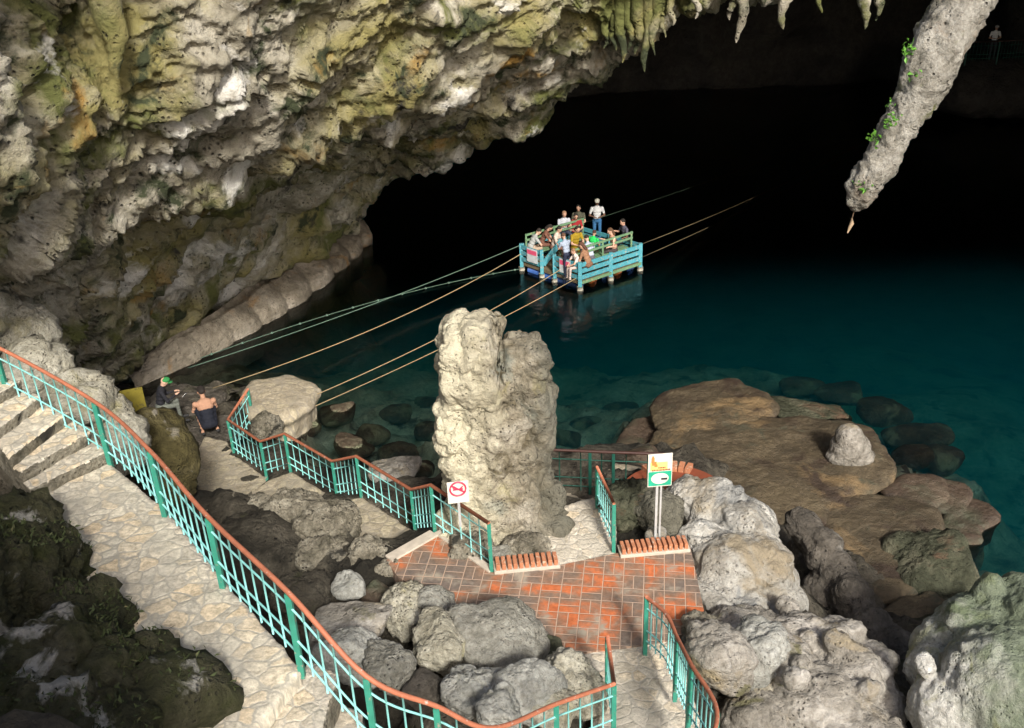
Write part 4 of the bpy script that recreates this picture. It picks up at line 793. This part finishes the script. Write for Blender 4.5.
for a, b in [(0, 0), (.5, 0), (1, 0), (0, .42), (0, .64), (0, 1), (1, 1), (1, .5), (.5, 1)]:
    p = MB().bar(rp(a, b, .02), rp(a, b, 1.0), .13).build('post', M['cyan'], raft, bevel=.01); MB().tube([rp(a, b, -.12), rp(a, b, .13)], .11, 10).build('post_foot', M['foot'], p, smooth=True)
def plank(p, q, w, mat, name='side_plank', t=.035): MB().bar(p, q, t, w).build(name, mat, raft)
for z_ in (.45, .68, .9):
    plank(rp(.02, -.012, z_), rp(.98, -.012, z_), .15, M['cyan']); plank(rp(1.012, .02, z_), rp(1.012, .98, z_), .15, M['cyan']); plank(rp(.02, 1.012, z_), rp(.98, 1.012, z_), .15, M['cyan'])
    plank(rp(-.012, .02, z_), rp(-.012, .41, z_), .14, M['cyan']); plank(rp(-.012, .65, z_), rp(-.012, .98, z_), .14, M['cyan'])
plank(rp(.0, -.02, .27), rp(1., -.02, .27), .10, M['rgreen'], 'skirt_plank')
for s in (0, 1):
    yb = .13 if s == 0 else .95; xs = (.04, .98)
    for a in (.04, .5, .98): MB().bar(rp(a, yb, zd), rp(a, yb, 1.36), .06).build('bench_post', M['rgreen'], raft)
    for z_ in (1.33, 1.14): plank(rp(.03, yb-.01, z_), rp(.99, yb-.01, z_), .07, M['rgreen'], 'bench_rail')
    yy = yb+(.1 if s == 0 else -.1); mb = MB(); mb.bar(rp(.04, yy, zd+.43), rp(.98, yy, zd+.43), .36, .04); mb.build('bench_seat', M['rgreen'], raft)
    for a in (.1, .5, .9): MB().bar(rp(a, yy, zd), rp(a, yy, zd+.41), .06).build('bench_leg', M['rgreen'], raft)
for k in range(5):
    MB().tube([rp(.08+k*.21, .08, .03), rp(.08+k*.21, .92, .03)], .2, 14).build('float_drum', M['drum2' if k in (1, 3) else 'drum'], raft, smooth=True)
for b0, b1 in ((.68, .86), (.12, .30)):
    ctr = rp(-.03, (b0+b1)/2, .72); w = LY*(b1-b0); ax = [Wv, U, Z]
    o = MB().box(ctr-U*.01, (w, .012, .5), ax).build('notice_sheet', M['sheet'], raft); MB().box(ctr-U*.02+Z*.12, (w*.9, .006, .16), ax).build('pink_print', M['pink'], o)
tb = MB(); tb.bar(rp(.02, .64, .45), rp(.3, .6, 1.2), .05, .2); tb.build('gate_leaf', M['cyan'], raft)

# ropes
def rope(p, q, sag, r, mat, lab):
    p, q = np.asarray(p, float), np.asarray(q, float); P_ = [p+(q-p)*t-Z*sag*4*t*(1-t) for t in np.linspace(0, 1, 30)]
    mb = MB().tube(P_, r, 6); return tag(mb.build('rope', mat, None, p, smooth=True), lab, 'rope', 'raft guide ropes')
rope(at(188, 368, .5), rp(0, 1, .95), .15, .013, M['grope'], 'pale green guide rope from the dark shore to the left raft post')
rope(at(213, 388, .6), rp(0, 1, .62), .35, .014, M['rope'], 'long tan guide rope from the seated people to the left raft post')
rope(at(306, 399, .8), rp(0, .3, .55), .2, .014, M['rope'], 'tan rope from the round flat rock passing behind the pillar to the raft')
rope(at(283, 420, .6), rp(0, .05, .4), .15, .013, M['rope'], 'lower tan rope passing behind the pillar to the near raft corner')
rope(rp(1, 0, .95), atY(950, 84, 66), .75, .010, M['droprope'], 'upper tan rope leaving the right raft corner into the dark')
rope(rp(1, 0, .45), atY(955, 92, 66), .5, .008, M['droprope'], 'lower thin rope leaving the right raft corner into the dark')
rope(rp(1, 1, 1.1), atY(880, 108, 66), .4, .008, M['grope'], 'faint green rope rising behind the standing man into the dark')
fl = [at(190, 362, .05)+(rp(0, 1, .05)-at(190, 362, .05))*t+np.array([0, .8, 0])*4*t*(1-t) for t in np.linspace(0, 1, 40)]
t = tag(empty('float_line', fl[0]), 'beaded float line lying on the water beside the guide rope', 'float line'); MB().tube(fl, .010, 6).build('line', M['grope'], t)
fb = MB()
for k in range(2, 40, 3):
    v, f_ = ell(fl[k], (.045, .045, .04), 2); fb.V, fb.F = fb.V, fb.F; fb2 = MB(); fb2.add(v, f_); fb2.build('float_bead', M['grope'], t, smooth=True)

# ------------------------------------------------------------------ people
def cmat(name, c): 
    if name not in M: M[name] = paint_mat(name, c, .85)
    return M[name]
SK = [(.62, .38, .27), (.40, .22, .14), (.16, .085, .055), (.5, .29, .2)]
def cap(parts, a, b, ra, rb, n=6, sub=2):
    a, b = np.asarray(a, float), np.asarray(b, float)
    for t in np.linspace(0, 1, n): parts.append(ell(a+(b-a)*t, [ra+(rb-ra)*t]*3, sub))
def person(label, loc, yaw, pose='sit', lean=.15, arms='lap', shirt=(.6, .6, .6), pants=(.03, .04, .08), skin=0, hair=(.02, .015, .012), hairlen=.0, hat=None, sleeves=.5, legs='long', scale=1., headdown=.2, group=None, top=True, extra=None, vox=.014):
    J = {}; V3 = lambda *a: np.array(a, float)
    if pose == 'stand':
        J['pel'] = V3(0, 0, .93); kn = lambda s: V3(s*.10, .02, .5); an = lambda s: V3(s*.11, -.02, .085)
    elif pose == 'sit':
        J['pel'] = V3(0, 0, .53); kn = lambda s: V3(s*.13, .42, .53); an = lambda s: V3(s*.12, .44, .09)
    else:  # crouch
        J['pel'] = V3(0, 0, .3); kn = lambda s: V3(s*.17, .34, .52); an = lambda s: V3(s*.15, .12, .09)
    cl, sl = math.cos(lean), math.sin(lean); tr_ = lambda x, y, z: J['pel']+V3(x, y*cl+z*sl, z*cl-y*sl)
    ch = tr_(0, 0, .36); nk = tr_(0, -.01, .54); hl = lean+headdown; hd = nk+V3(0, math.sin(hl)*.14+.015, math.cos(hl)*.145)
    parts = []; segs = []
    def bone(a, b, ra, rb, m, n=6): cap(parts, a, b, ra, rb, n); segs.append((np.asarray(a), np.asarray(b), (ra+rb)/2, m))
    MS, MP, MK, MH = 0, 1, 2, 3
    # torso: wide flattened balls
    for f_, w, d in ((0, .165, .12), (.12, .15, .11), (.24, .155, .112), (.36, .175, .118), (.44, .165, .10)):
        parts.append(ell(tr_(0, 0, f_), (w, d, .11), 2, 0, 0))
    segs.append((J['pel']+V3(0, 0, .02), tr_(0, 0, .27 if extra == 'dress' else .06), .13, MP)); segs.append((tr_(0, 0, .36 if extra == 'dress' else .12), tr_(0, 0, .46), .14, MS if top else MK))
    bone(tr_(0, 0, .46), nk+(hd-nk)*.5, .06, .052, MK, 4)
    F_ = np.array([0, math.cos(hl), -math.sin(hl)]); Uh = np.array([0, math.sin(hl), math.cos(hl)])
    parts.append(ell(hd+Uh*.02-F_*.005, (.076, .095, .105), 3)); parts.append(ell(hd-Uh*.05+F_*.03, (.055, .06, .06), 2)); parts.append(ell(hd+F_*.098-Uh*.005, (.014, .02, .024), 2))
    for s in (-1, 1): parts.append(ell(hd+V3(s*.077, 0, 0), (.012, .024, .032), 2))
    segs.append((hd-Uh*.05, hd+Uh*.07, .09, MK))
    for s in (-1, 1):
        sh = tr_(s*.185, 0, .45); 
        if arms == 'side': el = sh+V3(s*.06, -.03, -.28); wr = el+V3(-s*.02, .08, -.25)
        elif arms == 'phone': el = sh+V3(s*.05, .10, -.24); wr = el+V3(-s*.12, .2, .08)
        elif arms == 'belly': el = sh+V3(s*.09, .0, -.27); wr = el+V3(-s*.15, .17, .0)
        elif arms == 'knees': el = sh+V3(s*.05, .16, -.23); wr = kn(s)+V3(-s*.05, .0, .10)
        elif arms == 'rail': el = sh+V3(s*.14, .05, -.22); wr = el+V3(s*.1, .18, .03)
        else: el = sh+V3(s*.06, .07, -.26); wr = J['pel']+V3(s*.08, .32, .13)
        mid = sh+(el-sh)*min(1, sleeves*1.2)
        bone(sh, mid, .062, .052, MS if (sleeves > .05 and top) else MK, 5); bone(mid, el, .047, .04, MS if sleeves > .9 else MK, 4); bone(el, wr, .04, .028, MS if sleeves > .9 else MK, 6)
        dr = (wr-el); dr /= np.linalg.norm(dr); sd = np.cross(dr, V3(0, 0, 1)); sd = sd/(np.linalg.norm(sd)+1e-6); nd = np.cross(sd, dr)
        pm = wr+dr*.05; parts.append(ell(pm, (.036, .036, .03), 2)); segs.append((wr, wr+dr*.16, .03, MK))
        for k, ln in enumerate((.062, .075, .07, .055)):
            b0 = pm+dr*.03+sd*(k-1.5)*.021; b1 = b0+dr*ln*.55-nd*.008; cap(parts, b0, b1, .0105, .0095, 5, 1); cap(parts, b1, b1+dr*ln*.4-nd*.025, .0095, .008, 4, 1)
        t0 = wr+dr*.03+sd*s*.03; cap(parts, t0, t0+sd*s*.03+dr*.035, .012, .0105, 4, 1)
        hp = J['pel']+V3(s*.09, 0, -.02); k_, a_ = kn(s), an(s)
        bone(hp, k_, .088, .06, MP, 7)
        if legs == 'short': bone(k_, a_, .055, .038, MK, 7)
        else: bone(k_, a_, .06, .045, MP, 7)
        toe = a_+V3(s*.02, .17, -.045); bone(a_-V3(0, .03, .04), toe, .042, .036, MH, 6)
    V, Fc = join(parts); V = np.array(V)*scale
    m = remesh(V, Fc, vox, 'person'); relax(m, 2, .45)
    Vv = coords(m)/scale; cen = np.empty(len(m.polygons)*3); m.polygons.foreach_get('center', cen); cen = cen.reshape(-1, 3)/scale
    best = np.full(len(cen), 9.); mi = np.zeros(len(cen), int)
    for a, b, r_, k in segs:
        ab = b-a; t = np.clip(((cen-a) @ ab)/(ab @ ab+1e-9), 0, 1); d = np.linalg.norm(cen-(a+t[:, None]*ab), axis=1)-r_*.9
        w = d < best; best[w] = d[w]; mi[w] = k
    if pose == 'crouch' and extra == 'dress': pass
    m.polygons.foreach_set('material_index', mi.tolist())
    key = '%02d%02d%02d' 
    def cm(c, w): return cmat(w+'_'+'_'.join('%d' % int(x*255) for x in c), c)
    o = bpy.data.objects.new('person', m); COL.objects.link(o)
    for x in (cm(shirt, 'fabric'), cm(pants, 'fabric'), cm(SK[skin], 'skin'), cm((.03, .03, .03) if extra != 'sandals' else (.5, .48, .45), 'shoe')): m.materials.append(x)
    o.location = loc; o.rotation_euler = (0, 0, yaw); tag(o, label, 'person', group)
    # hair
    hp_ = [ell((hd+Uh*.042-F_*.022), (.086, .092, .088), 3)]
    if hairlen > .02:
        for k in range(6): q = k/5; hp_.append(ell(hd-F_*(.06+.02*q)-Uh*(q*hairlen)+V3(0, 0, .02), (.08-.01*q, .05, .06), 2))
    v, f_ = join(hp_); hm = remesh(np.array(v)*scale, f_, .014, 'hair'); relax(hm, 1); 
    def child(name, mesh, mat):
        c = bpy.data.objects.new(name, mesh); COL.objects.link(c); c.parent = o; mesh.materials.append(mat); return c
    if hat is None or hairlen: child('hair', hm, cm(hair, 'hair'))
    # eyes
    for s in (-1, 1):
        v, f_ = ell((hd+F_*.083+V3(s*.032, 0, 0)+Uh*.018)*scale, np.array((.012, .009, .008))*scale, 2); child('eye', newmesh('eye', v, f_), cm((.02, .015, .01), 'hair'))
    v, f_ = ell((hd+F_*.082-Uh*.055)*scale, np.array((.024, .008, .007))*scale, 2); child('mouth', newmesh('mouth', v, f_), cm((.3, .1, .08), 'lip'))
    if hat:
        mb = MB(); v, f_ = ell((hd+Uh*.062)*scale, np.array((.092, .105, .075))*scale, 3); mb.add(v, f_)
        v, f_ = ell((hd+Uh*.05+F_*.11)*scale, np.array((.075, .085, .010))*scale, 2); mb.add(v, f_)
        child('cap', newmesh('cap', mb.V, mb.F), cm(hat, 'fabric'))
    return o, hd*scale, tr_
def seat(px, py, zhead, yaw, label, **k):
    """put a seated person so that the head is where the photo has it, on the deck"""
    P = at(px, py, zhead); v = (P-A); a, b = v @ U/LX, v @ Wv/LY
    return P
gr = 'passengers on the raft'
def on_raft(px, py, yaw, label, lift=0., **k):
    kk = dict(k); pose = kk.get('pose', 'sit'); lean = kk.get('lean', .15); sc = kk.get('scale', 1.)
    pel = {'sit': .53, 'stand': .93}[pose]; hz = (pel+.54*math.cos(lean)+.14)*sc; hy = (.54+.14)*math.sin(lean)*sc
    P = at(px, py, zd+lift+hz); rot = np.array([[math.cos(yaw), -math.sin(yaw)], [math.sin(yaw), math.cos(yaw)]]); off = rot @ np.array([0, hy])
    x_, y_ = P[0]-off[0], P[1]-off[1]; v = np.array([x_, y_, 0])-A; v[2] = 0; a, b = v @ np.r_[U[:2], 0]/LX, v @ np.r_[Wv[:2], 0]/LY
    print('raft', label[:40], round(a, 2), round(b, 2))
    return person(label, (x_, y_, zd+lift), yaw, group=gr, **k)
D = R
on_raft(538, 231, D(-75), 'person in grey tee leaning forward on the left bench', lean=.55, arms='knees', shirt=(.36, .37, .36), pants=(.4, .3, .22), skin=0, legs='short')
on_raft(549, 227, D(-95), 'dark haired person in brown top bent over on the left side', lean=.5, arms='knees', shirt=(.16, .07, .045), pants=(.14, .06, .04), skin=3, hairlen=.12)
on_raft(558.5, 229, D(-110), 'person in beige top seated beside the one in brown', lean=.3, arms='lap', shirt=(.55, .45, .38), pants=(.2, .1, .07), skin=3)
on_raft(564, 214, D(-165), 'bald person in white tee with dark backpack straps', lean=.12, arms='phone', shirt=(.45, .47, .52), pants=(.05, .06, .1), skin=3, hair=(.3, .17, .1), lift=.1)
on_raft(575.5, 216, D(-170), 'person in a red shirt with folded arms', lean=.25, arms='belly', shirt=(.32, .02, .025), pants=(.03, .03, .05), skin=3)
on_raft(578.5, 208, D(170), 'person in dark olive shirt behind the one in red', lean=.05, arms='lap', shirt=(.09, .09, .06), pants=(.05, .05, .05), skin=3, lift=.1)
on_raft(597, 202, D(178), 'tall standing person in white tee, pale cap and blue jeans', pose='stand', lean=0., arms='belly', shirt=(.55, .56, .56), pants=(.03, .12, .26), skin=2, hat=(.6, .6, .5), headdown=.15)
on_raft(564, 236, D(35), 'standing person in blue grey shirt and navy trousers seen from behind', pose='stand', lean=.25, arms='phone', shirt=(.3, .35, .44), pants=(.015, .02, .045), skin=3, hair=(.1, .05, .03), scale=.9)
on_raft(577, 229, D(-150), 'person in mustard yellow clothes in the middle', lean=.2, arms='lap', shirt=(.3, .2, .01), pants=(.34, .23, .01), skin=3, hairlen=.1)
on_raft(594, 233, D(-35), 'child in bright green shirt facing away', lean=.25, arms='lap', shirt=(.02, .5, .1), pants=(.03, .16, .06), skin=3, hair=(.05, .02, .015), scale=.85)
on_raft(587, 238, D(20), 'person in pale blue shirt stooping beside the child in green', lean=.45, arms='lap', shirt=(.42, .47, .58), pants=(.1, .1, .12), skin=0)
on_raft(582, 245, D(60), 'person with thick brown hair at the near corner', lean=.4, arms='lap', shirt=(.3, .16, .09), pants=(.2, .1, .06), skin=3, hair=(.09, .04, .025), hairlen=.2)
on_raft(574, 251, D(110), 'person in white floral top at the near corner', lean=.3, arms='knees', shirt=(.68, .58, .52), pants=(.5, .4, .36), skin=0, hair=(.25, .13, .07), scale=.85)
on_raft(611, 231, D(100), 'person with wavy brown hair and bare shoulders at the right rail', lean=.2, arms='rail', shirt=(.45, .25, .17), pants=(.05, .04, .04), skin=0, hair=(.1, .05, .025), hairlen=.18, sleeves=0)
on_raft(623.5, 222, D(110), 'dark haired person in dark grey shirt at the right rail', lean=.15, arms='rail', shirt=(.07, .07, .1), pants=(.04, .04, .05), skin=3)
# two people by the water
Pc_ = at(212, 436, .42)
person('crouching person with bare back in dark strapless dress by the water', Pc_, D(25), 'crouch', .5, 'knees', (.006, .008, .016), (.006, .008, .016), 1, hairlen=.05, legs='short', sleeves=0, top=False, extra='dress', headdown=.35, scale=1.2)
Ps_ = at(164, 424, .45)
person('seated person in black jacket and green cap looking at a phone', Ps_, D(-70), 'sit', .25, 'phone', (.015, .015, .02), (.12, .13, .11), 0, hat=(.03, .22, .06), sleeves=1., headdown=.45)
phm = bpy.data.materials.new('phone_screen'); phm.use_nodes = True; b_ = phm.node_tree.nodes['Principled BSDF']; b_.inputs['Emission Color'].default_value = (1, .9, .8, 1); b_.inputs['Emission Strength'].default_value = 1.5
pq = Ps_+np.array([.62, .16, .72]); t = tag(empty('phone', pq), 'small lit phone held by the seated person in black', 'phone')
MB().box(pq, (.075, .012, .14), [np.array([.34, .94, 0]), np.array([-.7, .25, .66]), np.array([.62, -.22, .75])]).build('phone_body', M['black'], t, bevel=.003); MB().box(pq+np.array([-.7, .25, .66])*.008, (.066, .003, .125), [np.array([.34, .94, 0]), np.array([-.7, .25, .66]), np.array([.62, -.22, .75])]).build('screen', phm, t)
# far visitors on the opposite shore
Pf = atY(991, 60, 52.); 
struct(mound('shore', [ell(Pf+[1.5, 1.5, -1.6], (5, 3, 1.6)), ell(Pf+[6, 2, -2], (5, 4, 2.2))], M['ceil'], .25, .3, .8, 'chunk', 90), 'structure')
person('distant visitor in white shirt and cap standing on the far dark shore', Pf, D(175), 'stand', 0, 'belly', (.7, .7, .7), (.05, .05, .06), 3, hat=(.6, .6, .6), group=None)
railing('far railing in front of the distant visitor', [Pf+[-1.6, -.5, 0], Pf+[0, -.6, 0], Pf+[1.5, -.5, 0]], 1., smooth=False, mats=('dpost', 'dpost', 'drail'))
for o in bpy.data.objects:
    if '_o' in o: del o['_o']
